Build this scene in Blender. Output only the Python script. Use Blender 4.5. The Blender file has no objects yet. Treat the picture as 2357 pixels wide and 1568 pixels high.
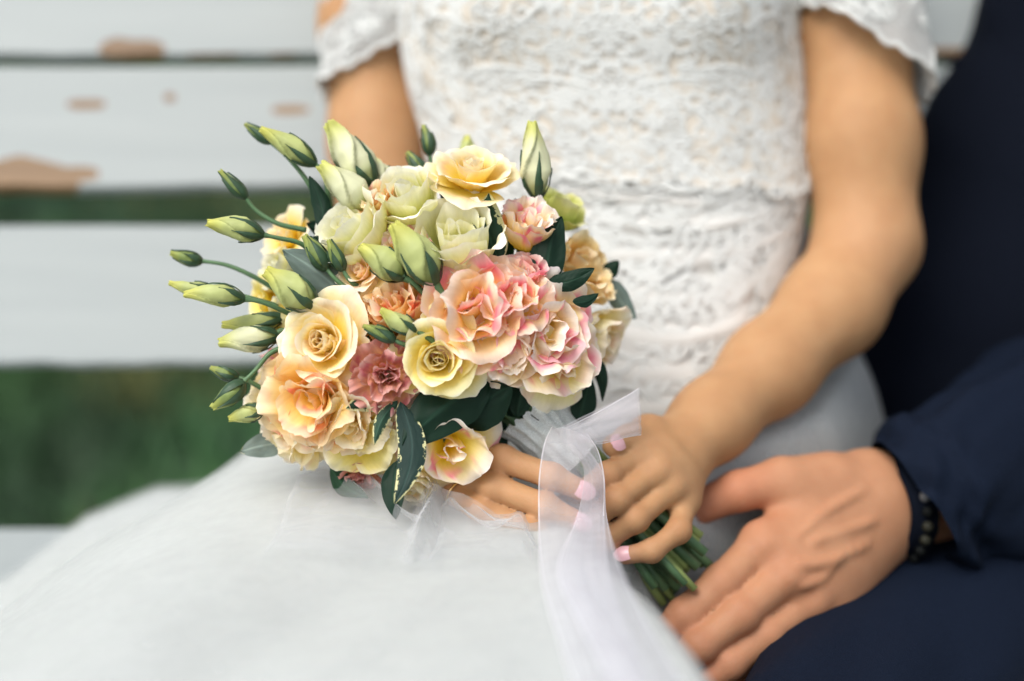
import bpy, math, random
import numpy as np
from mathutils import Vector

# ------------------------------------------------------------------ camera, world, light
scene = bpy.context.scene
PITCH = math.radians(18.0)
CAM = np.array([0.0, 0.0, 0.968])
RIGHT = np.array([1.0, 0, 0])
FWD = np.array([0, math.cos(PITCH), -math.sin(PITCH)])
UP = np.array([0, math.sin(PITCH), math.cos(PITCH)])
camd = bpy.data.cameras.new('camera')
cam = bpy.data.objects.new('camera', camd)
scene.collection.objects.link(cam)
cam.location = CAM
cam.rotation_euler = (math.pi / 2 - PITCH, 0, 0)
camd.lens = 50
camd.sensor_width = 36
camd.clip_start = 0.02
camd.clip_end = 500
camd.dof.use_dof = True
camd.dof.focus_distance = 0.858
camd.dof.aperture_fstop = 1.7
scene.camera = cam

SUN_EL, SUN_AZ = math.radians(58), math.radians(225)      # azimuth clockwise from +Y: behind the camera, to its left
world = bpy.data.worlds.new('World')
scene.world = world
world.use_nodes = True
wn = world.node_tree
wn.nodes.clear()
sky = wn.nodes.new('ShaderNodeTexSky')
sky.sky_type = 'NISHITA'
sky.sun_disc = False
sky.sun_elevation = SUN_EL
sky.sun_rotation = SUN_AZ
sky.dust_density = 4.0
sky.air_density = 1.0
hs = wn.nodes.new('ShaderNodeHueSaturation')             # thin cloud: the sky is nearly grey
hs.inputs['Saturation'].default_value = 0.34
bg = wn.nodes.new('ShaderNodeBackground')
bg.inputs['Strength'].default_value = 0.125
wo = wn.nodes.new('ShaderNodeOutputWorld')
wn.links.new(sky.outputs[0], hs.inputs['Color'])
wn.links.new(hs.outputs[0], bg.inputs['Color'])
wn.links.new(bg.outputs[0], wo.inputs['Surface'])
sund = bpy.data.lights.new('sun', 'SUN')
sund.energy = 1.2
sund.angle = math.radians(40)
sund.color = (1.0, 0.965, 0.91)
sun = bpy.data.objects.new('sun', sund)
scene.collection.objects.link(sun)
sdir = Vector((math.sin(SUN_AZ) * math.cos(SUN_EL), math.cos(SUN_AZ) * math.cos(SUN_EL), math.sin(SUN_EL)))
sun.rotation_euler = sdir.to_track_quat('Z', 'Y').to_euler()
vs = scene.view_settings
vs.view_transform = 'Standard'
vs.look = 'None'
vs.gamma = 1.0
vs.exposure = 0.76
vs.use_curve_mapping = False
scene.cycles.max_bounces = 12
scene.cycles.diffuse_bounces = 9
scene.cycles.transparent_max_bounces = 24

# ------------------------------------------------------------------ helpers
K = 0.72 / 2357.0
def W(x, y, d):
    """a picture position (2357 px wide) at distance d along the view axis -> a point of the place"""
    return CAM + d * (FWD + RIGHT * (x - 1178.5) * K + UP * (784 - y) * K)
def FD(d):
    return 0.856 + (d - 0.856) * 0.72
def S(d):
    return K * d
def D(r, u, b):
    v = RIGHT * r + UP * u - FWD * b
    return v / np.linalg.norm(v)
def nrm(v):
    v = np.asarray(v, float)
    return v / (np.linalg.norm(v) + 1e-12)
def sstep(x, a=0.0, b=1.0):
    t = np.clip((x - a) / (b - a), 0, 1)
    return t * t * (3 - 2 * t)

def _hash(i, j, k, seed):
    h = (i * 374761393 + j * 668265263 + k * 2147483647 + seed * 144665) & 0xFFFFFFFF
    h = ((h ^ (h >> 13)) * 1274126177) & 0xFFFFFFFF
    h = h ^ (h >> 16)
    return (h & 0xFFFF) / 65535.0
def vnoise(x, y=0.0, z=0.0, seed=0):
    """smooth value noise in -1..1 on arrays"""
    x, y, z = np.broadcast_arrays(np.asarray(x, float), np.asarray(y, float), np.asarray(z, float))
    xi, yi, zi = np.floor(x).astype(np.int64), np.floor(y).astype(np.int64), np.floor(z).astype(np.int64)
    fx, fy, fz = x - xi, y - yi, z - zi
    fx, fy, fz = fx * fx * (3 - 2 * fx), fy * fy * (3 - 2 * fy), fz * fz * (3 - 2 * fz)
    r = 0
    for a in (0, 1):
        for b in (0, 1):
            for c in (0, 1):
                w = (fx if a else 1 - fx) * (fy if b else 1 - fy) * (fz if c else 1 - fz)
                r = r + w * _hash(xi + a, yi + b, zi + c, seed)
    return r * 2 - 1

def mesh_obj(name, V, F, mat, parent=None, smooth=True, col=None, uv=None):
    me = bpy.data.meshes.new(name)
    V = np.asarray(V, float)
    if isinstance(F, np.ndarray):
        F = F.tolist()
    me.from_pydata(V.tolist(), [], F)
    if smooth:
        me.polygons.foreach_set('use_smooth', np.ones(len(me.polygons), dtype=bool))
    if col is not None:
        a = me.color_attributes.new('Col', 'FLOAT_COLOR', 'POINT')
        c = np.ones((len(V), 4))
        c[:, :3] = np.asarray(col)[:, :3]
        a.data.foreach_set('color', c.ravel())
    if uv is not None:
        a = me.attributes.new('puv', 'FLOAT_VECTOR', 'POINT')
        c = np.zeros((len(V), 3))
        c[:, :np.asarray(uv).shape[1]] = uv
        a.data.foreach_set('vector', c.ravel())
    me.materials.append(mat)
    me.update()
    o = bpy.data.objects.new(name, me)
    scene.collection.objects.link(o)
    if parent is not None:
        o.parent = parent
    return o
def empty(name, label=None, cat=None, parent=None):
    o = bpy.data.objects.new(name, None)
    o.empty_display_size = 0.02
    scene.collection.objects.link(o)
    if parent is not None:
        o.parent = parent
    if label:
        o['label'] = label
    if cat:
        o['category'] = cat
    return o
def grid_faces(nu, nv, wrap=False):
    i, j = np.meshgrid(np.arange(nv - 1), np.arange(nu if wrap else nu - 1), indexing='ij')
    a = i * nu + j
    b = i * nu + (j + 1) % nu
    return np.stack([a, b, b + nu, a + nu], -1).reshape(-1, 4)
def catmull(P, n):
    P = np.asarray(P, float)
    if len(P) == 2:
        t = np.linspace(0, 1, n)[:, None]
        return P[0] * (1 - t) + P[1] * t
    Q = np.vstack([2 * P[0] - P[1], P, 2 * P[-1] - P[-2]])
    ts = np.linspace(0, len(P) - 1 - 1e-9, n)
    i = ts.astype(int)
    t = (ts - i)[:, None]
    a, b, c, d = Q[i], Q[i + 1], Q[i + 2], Q[i + 3]
    return 0.5 * (2 * b + (c - a) * t + (2 * a - 5 * b + 4 * c - d) * t ** 2 + (3 * b - a - 3 * c + d) * t ** 3)
def tube_mesh(path, rad, nseg=7, cap=True):
    path = np.asarray(path, float)
    n = len(path)
    rad = np.broadcast_to(np.asarray(rad, float), (n,))
    T = np.gradient(path, axis=0)
    T /= np.linalg.norm(T, axis=1)[:, None] + 1e-12
    ref = np.array([0.31, 0.52, 0.79])
    N = np.cross(T, ref)
    N /= np.linalg.norm(N, axis=1)[:, None]
    B = np.cross(T, N)
    th = np.linspace(0, 2 * math.pi, nseg, endpoint=False)
    V = path[:, None, :] + rad[:, None, None] * (np.cos(th)[None, :, None] * N[:, None, :] + np.sin(th)[None, :, None] * B[:, None, :])
    V = V.reshape(-1, 3)
    F = grid_faces(nseg, n, True).tolist()
    if cap:
        F += [list(range(nseg))[::-1], list(range((n - 1) * nseg, n * nseg))]
    return V, F
def join(parts):
    Vs, Fs, off = [], [], 0
    for V, F in parts:
        Vs.append(np.asarray(V, float))
        for f in (F.tolist() if isinstance(F, np.ndarray) else F):
            Fs.append([k + off for k in f])
        off += len(V)
    return np.vstack(Vs), Fs
def box_mesh(x0, x1, y0, y1, z0, z1, b=0.003):
    """a box with small bevels on its long edges"""
    pts = [(y0 + b, z0), (y1 - b, z0), (y1, z0 + b), (y1, z1 - b), (y1 - b, z1), (y0 + b, z1), (y0, z1 - b), (y0, z0 + b)]
    V = [(x, p[0], p[1]) for x in (x0, x1) for p in pts]
    F = [[i, (i + 1) % 8, 8 + (i + 1) % 8, 8 + i] for i in range(8)] + [list(range(8))[::-1], list(range(8, 16))]
    return np.array(V), F

# ------------------------------------------------------------------ materials
def mat_new(name):
    m = bpy.data.materials.new(name)
    m.use_nodes = True
    nt = m.node_tree
    nt.nodes.clear()
    out = nt.nodes.new('ShaderNodeOutputMaterial')
    return m, nt, out
def N(nt, typ, **kw):
    n = nt.nodes.new(typ)
    for k, v in kw.items():
        if k in n.inputs:
            n.inputs[k].default_value = v
        else:
            setattr(n, k, v)
    return n
def L(nt, a, b):
    nt.links.new(a, b)
def ramp(nt, fac, stops):
    r = nt.nodes.new('ShaderNodeValToRGB')
    el = r.color_ramp.elements
    while len(el) < len(stops):
        el.new(0.5)
    for e, (p, c) in zip(el, stops):
        e.position = p
        e.color = (*c, 1) if len(c) == 3 else c
    L(nt, fac, r.inputs[0])
    return r
def mix_rgb(nt, fac, a, b, blend='MIX'):
    m = nt.nodes.new('ShaderNodeMix')
    m.data_type = 'RGBA'
    m.blend_type = blend
    for s, v in ((0, fac), (6, a), (7, b)):
        if hasattr(v, 'is_output') or isinstance(v, bpy.types.NodeSocket):
            L(nt, v, m.inputs[s])
        else:
            m.inputs[s].default_value = v if s == 0 else (*v, 1)
    return m.outputs[2]
def math_n(nt, op, a, b=None, c=None):
    m = nt.nodes.new('ShaderNodeMath')
    m.operation = op
    for i, v in enumerate((a, b, c)):
        if v is None:
            continue
        if isinstance(v, bpy.types.NodeSocket):
            L(nt, v, m.inputs[i])
        else:
            m.inputs[i].default_value = v
    return m.outputs[0]
def bump(nt, h, strength, dist, bsdf):
    b = N(nt, 'ShaderNodeBump')
    b.inputs['Strength'].default_value = strength
    b.inputs['Distance'].default_value = dist
    L(nt, h, b.inputs['Height'])
    L(nt, b.outputs[0], bsdf.inputs['Normal'])

def m_simple(name, col, rough=0.6, noise=0.0, nscale=60, spec=0.3, bmp=0.0, sheen=0.0, sss=0.0, sssr=(1, .4, .2)):
    m, nt, out = mat_new(name)
    p = N(nt, 'ShaderNodeBsdfPrincipled', Roughness=rough)
    p.inputs['Specular IOR Level'].default_value = spec
    p.inputs['Sheen Weight'].default_value = sheen
    if sss:
        p.inputs['Subsurface Weight'].default_value = sss
        p.inputs['Subsurface Radius'].default_value = sssr
        p.inputs['Subsurface Scale'].default_value = 0.006
    tc = N(nt, 'ShaderNodeTexCoord')
    nz = N(nt, 'ShaderNodeTexNoise', Scale=nscale, Detail=4.0)
    L(nt, tc.outputs['Object'], nz.inputs['Vector'])
    c = mix_rgb(nt, nz.outputs['Fac'], [x * (1 - noise) for x in col], [min(1, x * (1 + noise)) for x in col])
    L(nt, c, p.inputs['Base Color'])
    if bmp:
        bump(nt, nz.outputs['Fac'], bmp, 0.002, p)
    L(nt, p.outputs[0], out.inputs[0])
    return m

def m_vertex(name, rough, trans, spec=0.3, veins=0.25, vscale=(60, 5), coat=0.0, sat_trans=1.0):
    """petal-like tissue: own colour from the vertex colours, thin and letting light through"""
    m, nt, out = mat_new(name)
    at = N(nt, 'ShaderNodeAttribute', attribute_name='Col')
    uv = N(nt, 'ShaderNodeAttribute', attribute_name='puv')
    mp = N(nt, 'ShaderNodeMapping')
    mp.inputs['Scale'].default_value = (vscale[0], vscale[1], 1)
    L(nt, uv.outputs['Vector'], mp.inputs['Vector'])
    nz = N(nt, 'ShaderNodeTexNoise', Scale=1.0, Detail=3.0)
    L(nt, mp.outputs[0], nz.inputs['Vector'])
    tc = N(nt, 'ShaderNodeTexCoord')
    n2 = N(nt, 'ShaderNodeTexNoise', Scale=260.0, Detail=5.0)
    L(nt, tc.outputs['Object'], n2.inputs['Vector'])
    v = mix_rgb(nt, nz.outputs['Fac'], (0.93, 0.92, 0.91), (1.05, 1.05, 1.06))
    col = mix_rgb(nt, 1.0, at.outputs['Color'], v, 'MULTIPLY')
    v2 = mix_rgb(nt, n2.outputs['Fac'], (0.95, 0.94, 0.93), (1.05, 1.05, 1.06))
    col = mix_rgb(nt, 1.0, col, v2, 'MULTIPLY')
    p = N(nt, 'ShaderNodeBsdfPrincipled', Roughness=rough)
    p.inputs['Specular IOR Level'].default_value = spec
    p.inputs['Coat Weight'].default_value = coat
    p.inputs['Sheen Weight'].default_value = 0.08
    L(nt, col, p.inputs['Base Color'])
    hsum = math_n(nt, 'ADD', nz.outputs['Fac'], math_n(nt, 'MULTIPLY', n2.outputs['Fac'], 0.6))
    bump(nt, hsum, veins, 0.0012, p)
    if trans:
        t = N(nt, 'ShaderNodeBsdfTranslucent')
        g = N(nt, 'ShaderNodeGamma')
        g.inputs['Gamma'].default_value = sat_trans
        L(nt, col, g.inputs['Color'])
        L(nt, g.outputs[0], t.inputs['Color'])
        mx = N(nt, 'ShaderNodeMixShader')
        mx.inputs[0].default_value = trans
        L(nt, p.outputs[0], mx.inputs[1])
        L(nt, t.outputs[0], mx.inputs[2])
        L(nt, mx.outputs[0], out.inputs[0])
    else:
        L(nt, p.outputs[0], out.inputs[0])
    return m

def m_skin(name, tone):
    m, nt, out = mat_new(name)
    at = N(nt, 'ShaderNodeAttribute', attribute_name='Col')
    tc = N(nt, 'ShaderNodeTexCoord')
    n1 = N(nt, 'ShaderNodeTexNoise', Scale=45.0, Detail=5.0)
    L(nt, tc.outputs['Object'], n1.inputs['Vector'])
    n2 = N(nt, 'ShaderNodeTexNoise', Scale=700.0, Detail=3.0)
    L(nt, tc.outputs['Object'], n2.inputs['Vector'])
    v = mix_rgb(nt, n1.outputs['Fac'], (0.84, 0.76, 0.72), (1.12, 1.16, 1.18))
    c = mix_rgb(nt, 1.0, at.outputs['Color'], v, 'MULTIPLY')
    p = N(nt, 'ShaderNodeBsdfPrincipled', Roughness=0.58)
    p.inputs['Specular IOR Level'].default_value = 0.22
    p.inputs['Subsurface Weight'].default_value = 0.25
    p.inputs['Subsurface Radius'].default_value = (1.0, 0.35, 0.18)
    p.inputs['Subsurface Scale'].default_value = 0.005
    L(nt, c, p.inputs['Base Color'])
    bump(nt, math_n(nt, 'ADD', n2.outputs['Fac'], n1.outputs['Fac']), 0.25, 0.0008, p)
    L(nt, p.outputs[0], out.inputs[0])
    return m

def m_leaf():
    m, nt, out = mat_new('leaf_tissue')
    uv = N(nt, 'ShaderNodeAttribute', attribute_name='puv')      # x across -1..1, y along, z variegation
    at = N(nt, 'ShaderNodeAttribute', attribute_name='Col')
    sp = N(nt, 'ShaderNodeSeparateXYZ')
    L(nt, uv.outputs['Vector'], sp.inputs[0])
    ax = math_n(nt, 'ABSOLUTE', sp.outputs[0])
    mp = N(nt, 'ShaderNodeMapping')
    mp.inputs['Scale'].default_value = (2.2, 13, 1)
    L(nt, uv.outputs['Vector'], mp.inputs['Vector'])
    nz = N(nt, 'ShaderNodeTexNoise', Scale=1.0, Detail=4.0, Roughness=0.65)
    L(nt, mp.outputs[0], nz.inputs['Vector'])
    e = math_n(nt, 'ADD', ax, math_n(nt, 'MULTIPLY', math_n(nt, 'SUBTRACT', nz.outputs['Fac'], 0.5), 1.5))
    e = math_n(nt, 'ADD', e, math_n(nt, 'MULTIPLY', math_n(nt, 'POWER', sp.outputs[1], 6.0), 0.35))
    thr = math_n(nt, 'SUBTRACT', 1.75, sp.outputs[2])
    msk = math_n(nt, 'GREATER_THAN', e, thr)
    rim = math_n(nt, 'GREATER_THAN', ax, 0.97)
    rim = math_n(nt, 'MULTIPLY', rim, math_n(nt, 'GREATER_THAN', sp.outputs[2], 0.3))
    n2 = N(nt, 'ShaderNodeTexNoise', Scale=3.0, Detail=4.0)
    L(nt, uv.outputs['Vector'], n2.inputs['Vector'])
    v = mix_rgb(nt, n2.outputs['Fac'], (0.7, 0.72, 0.75), (1.3, 1.25, 1.2))
    g = mix_rgb(nt, 1.0, at.outputs['Color'], v, 'MULTIPLY')
    col = mix_rgb(nt, msk, g, (0.62, 0.60, 0.32))
    p = N(nt, 'ShaderNodeBsdfPrincipled', Roughness=0.5)
    p.inputs['Specular IOR Level'].default_value = 0.14
    L(nt, col, p.inputs['Base Color'])
    mid = math_n(nt, 'SMOOTH_MIN', ax, 0.12, 0.1)
    wv = math_n(nt, 'SINE', math_n(nt, 'MULTIPLY', math_n(nt, 'SUBTRACT', sp.outputs[1], math_n(nt, 'MULTIPLY', ax, 0.3)), 42.0))
    bump(nt, math_n(nt, 'ADD', math_n(nt, 'MULTIPLY', mid, 6.0), math_n(nt, 'ADD', math_n(nt, 'MULTIPLY', wv, 0.08), n2.outputs['Fac'])), 0.35, 0.0009, p)
    t = N(nt, 'ShaderNodeBsdfTranslucent')
    L(nt, col, t.inputs['Color'])
    mx = N(nt, 'ShaderNodeMixShader')
    mx.inputs[0].default_value = 0.12
    L(nt, p.outputs[0], mx.inputs[1])
    L(nt, t.outputs[0], mx.inputs[2])
    L(nt, mx.outputs[0], out.inputs[0])
    return m

def m_sheer(name, col, alpha, edge=None, net=0.0, netscale=900, rough=0.6, transl=0.4):
    """woven sheer cloth: threads of the given colour and clear gaps between them"""
    m, nt, out = mat_new(name)
    uv = N(nt, 'ShaderNodeAttribute', attribute_name='puv')
    d = N(nt, 'ShaderNodeBsdfPrincipled', Roughness=rough)
    d.inputs['Base Color'].default_value = (*col, 1)
    d.inputs['Sheen Weight'].default_value = 0.3
    t = N(nt, 'ShaderNodeBsdfTranslucent')
    t.inputs['Color'].default_value = (*col, 1)
    dm = N(nt, 'ShaderNodeMixShader')
    dm.inputs[0].default_value = transl
    L(nt, d.outputs[0], dm.inputs[1])
    L(nt, t.outputs[0], dm.inputs[2])
    tr = N(nt, 'ShaderNodeBsdfTransparent')
    lw = N(nt, 'ShaderNodeLayerWeight', Blend=0.35)
    sp = N(nt, 'ShaderNodeSeparateXYZ')
    L(nt, uv.outputs['Vector'], sp.inputs[0])
    tc = N(nt, 'ShaderNodeTexCoord')
    nz = N(nt, 'ShaderNodeTexNoise', Scale=55.0, Detail=4.0)
    L(nt, tc.outputs['Object'], nz.inputs['Vector'])
    a = math_n(nt, 'ADD', alpha - 0.12, math_n(nt, 'MULTIPLY', nz.outputs['Fac'], 0.24))
    a = math_n(nt, 'ADD', a, math_n(nt, 'MULTIPLY', lw.outputs['Facing'], 0.35))
    if net:
        vo = N(nt, 'ShaderNodeTexVoronoi', Scale=float(netscale))
        vo.feature = 'DISTANCE_TO_EDGE'
        L(nt, tc.outputs['Object'], vo.inputs['Vector'])
        th = math_n(nt, 'LESS_THAN', vo.outputs['Distance'], 0.12)
        a = math_n(nt, 'ADD', math_n(nt, 'MULTIPLY', a, 1 - net), math_n(nt, 'MULTIPLY', th, net))
    if edge:
        e = math_n(nt, 'GREATER_THAN', math_n(nt, 'ABSOLUTE', sp.outputs[0]), edge)
        a = math_n(nt, 'ADD', a, math_n(nt, 'MULTIPLY', e, 0.4))
    a = math_n(nt, 'MINIMUM', a, 1.0)
    mx = N(nt, 'ShaderNodeMixShader')
    L(nt, a, mx.inputs[0])
    L(nt, tr.outputs[0], mx.inputs[1])
    L(nt, dm.outputs[0], mx.inputs[2])
    L(nt, mx.outputs[0], out.inputs[0])
    return m

def m_bench():
    """white paint with worn places of the given outline; places are in the bench's own coordinates (x, along z)"""
    m, nt, out = mat_new('worn_white_paint')
    tc = N(nt, 'ShaderNodeTexCoord')
    geo = tc.outputs['Object']
    mp = N(nt, 'ShaderNodeMapping')
    mp.inputs['Scale'].default_value = (2.5, 30, 30)
    L(nt, geo, mp.inputs['Vector'])
    nz = N(nt, 'ShaderNodeTexNoise', Scale=1.5, Detail=6.0)
    L(nt, mp.outputs[0], nz.inputs['Vector'])
    n2 = N(nt, 'ShaderNodeTexNoise', Scale=28.0, Detail=3.0)
    L(nt, geo, n2.inputs['Vector'])
    sp = N(nt, 'ShaderNodeSeparateXYZ')
    L(nt, geo, sp.inputs[0])
    wob = math_n(nt, 'MULTIPLY', math_n(nt, 'SUBTRACT', n2.outputs['Fac'], 0.5), 3.2)
    chips = []
    for (x, y, d, hw, hh) in [(310, 118, 1.262, 80, 26), (195, 243, 1.25, 44, 11), (388, 226, 1.25, 13, 10), (668, 254, 1.25, 40, 9), (60, 418, 1.24, 120, 48), (165, 402, 1.24, 60, 16), (650, 128, 1.262, 30, 5), (480, 130, 1.262, 60, 6), (1000, 470, 1.24, 60, 12), (2200, 120, 1.26, 60, 10)]:
        c = W(x, y, d)
        dx = math_n(nt, 'DIVIDE', math_n(nt, 'SUBTRACT', sp.outputs[0], float(c[0])), hw * S(d))
        dz = math_n(nt, 'DIVIDE', math_n(nt, 'SUBTRACT', sp.outputs[2], float(c[2])), hh * S(d))
        q = math_n(nt, 'ADD', math_n(nt, 'POWER', math_n(nt, 'ABSOLUTE', dx), 2.6), math_n(nt, 'POWER', math_n(nt, 'ABSOLUTE', dz), 2.6))
        q = math_n(nt, 'ADD', q, wob)
        chips.append(math_n(nt, 'LESS_THAN', q, 1.0))
    acc = chips[0]
    for q in chips[1:]:
        acc = math_n(nt, 'MAXIMUM', acc, q)
    paint = mix_rgb(nt, nz.outputs['Fac'], (0.285, 0.318, 0.32), (0.35, 0.38, 0.376))
    wood = mix_rgb(nt, nz.outputs['Fac'], (0.09, 0.045, 0.018), (0.34, 0.21, 0.10))
    c = mix_rgb(nt, acc, paint, wood)
    p = N(nt, 'ShaderNodeBsdfPrincipled', Roughness=0.5)
    L(nt, c, p.inputs['Base Color'])
    bump(nt, math_n(nt, 'SUBTRACT', nz.outputs['Fac'], math_n(nt, 'MULTIPLY', acc, 0.6)), 0.4, 0.002, p)
    L(nt, p.outputs[0], out.inputs[0])
    return m

M = {}
M['petal'] = m_vertex('petal_tissue', 0.6, 0.30, spec=0.22, veins=0.30, vscale=(16, 2.2), sat_trans=1.35)
M['bud'] = m_vertex('bud_tissue', 0.5, 0.16, spec=0.3, veins=0.25, vscale=(9, 2))
M['sepal'] = m_simple('sepal_green', (0.035, 0.075, 0.038), 0.45, 0.35, 150, 0.35, 0.2)
M['stem'] = m_simple('stem_green', (0.085, 0.165, 0.075), 0.45, 0.4, 90, 0.35, 0.2)
M['stem_pale'] = m_simple('stem_pale_green', (0.24, 0.31, 0.10), 0.45, 0.3, 90, 0.35, 0.2)
M['leaf'] = m_leaf()
M['skin_f'] = m_skin('skin_warm', None)
M['skin_m'] = M['skin_f']
M['nail'] = m_simple('pale_pink_varnish', (0.78, 0.46, 0.50), 0.18, 0.04, 50, 0.5)
M['gold'] = m_simple('gold', (0.75, 0.52, 0.22), 0.25)
for n in M['gold'].node_tree.nodes:
    if n.type == 'BSDF_PRINCIPLED':
        n.inputs['Metallic'].default_value = 1.0
M['organza'] = m_sheer('white_organza', (0.74, 0.735, 0.79), 0.27, edge=0.955, net=0.12, netscale=2600)
M['collar'] = m_sheer('white_net_wrap', (0.86, 0.91, 0.92), 0.86, net=0.3, netscale=1100)
M['satin'] = m_simple('white_satin', (0.53, 0.555, 0.545), 0.6, 0.03, 14, 0.25, 0.1, sheen=0.2)
M['tulle'] = m_sheer('white_tulle', (0.60, 0.625, 0.615), 0.26)
M['tulle2'] = m_sheer('white_tulle_frill', (0.70, 0.72, 0.74), 0.14)
M['lining'] = m_simple('ivory_lining', (0.62, 0.565, 0.485), 0.7, 0.10, 60, 0.2, 0.25)
M['lining2'] = m_simple('white_lining', (0.64, 0.63, 0.60), 0.7, 0.06, 60, 0.2, 0.25)
M['lace'] = m_simple('white_lace_thread', (0.68, 0.692, 0.672), 0.6, 0.06, 900, 0.25, 0.5, sheen=0.2)
M['navy'] = m_simple('navy_wool', (0.0050, 0.0090, 0.0200), 0.8, 0.30, 900, 0.08, 0.5)
M['black'] = m_simple('black_wool', (0.0042, 0.0060, 0.0115), 0.85, 0.25, 900, 0.05, 0.4)
M['bead'] = m_simple('black_bead', (0.005, 0.006, 0.006), 0.7, 0.3, 80, 0.1)
M['bead2'] = m_simple('mottled_stone_bead', (0.020, 0.020, 0.013), 0.6, 0.6, 200, 0.2)
M['silver'] = m_simple('silver', (0.10, 0.105, 0.11), 0.35)
M['bench'] = m_bench()
M['iron'] = m_simple('dark_iron', (0.03, 0.032, 0.035), 0.5, 0.3, 40, 0.4, 0.2)

# ------------------------------------------------------------------ the setting: ground and grass
def m_ground():
    m, nt, out = mat_new('lawn_soil')
    tc = N(nt, 'ShaderNodeTexCoord')
    n1 = N(nt, 'ShaderNodeTexNoise', Scale=3.0, Detail=6.0)
    L(nt, tc.outputs['Object'], n1.inputs['Vector'])
    r = ramp(nt, n1.outputs['Fac'], [(0.3, (0.010, 0.030, 0.014)), (0.55, (0.022, 0.058, 0.022)), (0.8, (0.05, 0.085, 0.03))])
    p = N(nt, 'ShaderNodeBsdfPrincipled', Roughness=0.9)
    L(nt, r.outputs[0], p.inputs['Base Color'])
    L(nt, p.outputs[0], out.inputs[0])
    return m
g = mesh_obj('ground', [(-150, -60, 0), (150, -60, 0), (150, 240, 0), (-150, 240, 0)], [[0, 1, 2, 3]], m_ground(), smooth=False)
g['kind'] = 'structure'
rng = np.random.default_rng(4)
nb = 60000
gx = rng.uniform(-3.2, 3.2, nb); gy = 1.25 + rng.uniform(0, 1, nb) ** 1.3 * 6.5
tuft = vnoise(gx * 2.2, gy * 2.2, seed=3)
tuft2 = vnoise(gx * 7, gy * 7, seed=9)
gh = 0.05 + 0.05 * rng.random(nb) + 0.05 * np.clip(tuft, 0, 1) + 0.03 * np.clip(tuft2, 0, 1)
ga = rng.uniform(0, 2 * math.pi, nb); gl = rng.uniform(0.4, 1.8, nb) * gh
gw = rng.uniform(0.004, 0.008, nb)
bx, by = np.cos(ga), np.sin(ga)
V0 = np.stack([gx - by * gw, gy + bx * gw, np.zeros(nb)], -1)
V1 = np.stack([gx + by * gw, gy - bx * gw, np.zeros(nb)], -1)
V2 = np.stack([gx + bx * gl, gy + by * gl, gh], -1)
GV = np.stack([V0, V1, V2], 1).reshape(-1, 3)
GF = np.arange(nb * 3).reshape(-1, 3)
t = (0.5 + 0.5 * tuft)[:, None]
gc = np.array([0.026, 0.105, 0.040]) * (1 - t) + np.array([0.070, 0.175, 0.045]) * t
gc = gc * (0.85 + 0.3 * rng.random((nb, 1))) * (0.75 + 0.5 * vnoise(gx * 4, gy * 1.8, seed=55))[:, None]
yl = (vnoise(gx * 3.1, gy * 3.1, seed=21) > 0.45) & (rng.random(nb) > 0.5)
gc[yl] = np.array([0.17, 0.18, 0.05])
M['grass'] = m_vertex('grass_blade', 0.6, 0.2, veins=0.0)
go = mesh_obj('grass', GV, GF, M['grass'], smooth=False, col=np.repeat(gc, 3, axis=0))
go['kind'] = 'stuff'
go['label'] = 'dark green lawn grass growing behind the white bench'

# ------------------------------------------------------------------ the bench
bench = empty('garden_bench', 'white painted wooden slat bench with chipped paint, standing on the lawn', 'bench')
XB0, XB1 = -1.05, 1.35
def back_slat(y0, d0, y1, d1, seed):
    a, b = W(1178, y0, d0), W(1178, y1, d1)        # lower and upper front edge
    nx = 90
    xs = np.linspace(XB0, XB1, nx)
    up_ = nrm(b - a)
    nn = np.array([0, up_[2], -up_[1]])              # towards the back
    prof = [(a, 0.003, 0), (b, -0.003, 0), (b, 0, 0.003), (b, 0, 0.021), (b, -0.003, 0.024), (a, 0.003, 0.024), (a, 0, 0.021), (a, 0, 0.003)]
    V = []
    for i, x in enumerate(xs):
        wl = 0.0022 * vnoise(x * 9, seed=seed) + 0.0012 * vnoise(x * 40, seed=seed + 1)
        wu = 0.0014 * vnoise(x * 8, seed=seed + 2)
        for (q, ou, ob) in prof:
            w = wl if q is a else wu
            p = q + up_ * (ou + w) + nn * ob
            V.append((x, p[1], p[2]))
    F = grid_faces(8, nx, True).tolist() + [list(range(8))[::-1], list(range((nx - 1) * 8, nx * 8))]
    return mesh_obj('backrest_slat', V, F, M['bench'], bench, smooth=False)
back_slat(834, 1.215, 519, 1.235, 1)
back_slat(432, 1.24, 149, 1.26, 11)
back_slat(127, 1.262, -170, 1.285, 21)
ZS = 0.45
yb = 1.088
for k in range(4):
    y1 = yb - k * 0.118
    V, F = box_mesh(XB0, XB1, y1 - 0.106, y1, ZS - 0.028, ZS, 0.004)
    mesh_obj('seat_plank', V, F, M['bench'], bench, smooth=False)
for x in (-0.82, 1.12):
    bp = [np.array([x, 1.15, ZS - 0.03]), W(1178, 834, 1.215) + [x, 0.046, 0], W(1178, -170, 1.285) + [x, 0.046, 0.01]]
    bp = [np.array([x, p[1], p[2]]) for p in bp]
    bp[0][1] = bp[1][1] - 0.03
    V, F = tube_mesh(catmull(bp, 12), 0.022, 8)
    mesh_obj('back_post', V, F, M['iron'], bench)
    V, F = box_mesh(x - 0.03, x + 0.03, 0.64, 1.15, ZS - 0.068, ZS - 0.028, 0.004)
    mesh_obj('seat_rail', V, F, M['iron'], bench, smooth=False)
    for yy in (0.68, 1.12):
        V, F = tube_mesh([(x, yy, ZS - 0.05), (x, yy, 0.0)], 0.022, 8)
        mesh_obj('leg', V, F, M['iron'], bench)

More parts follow.
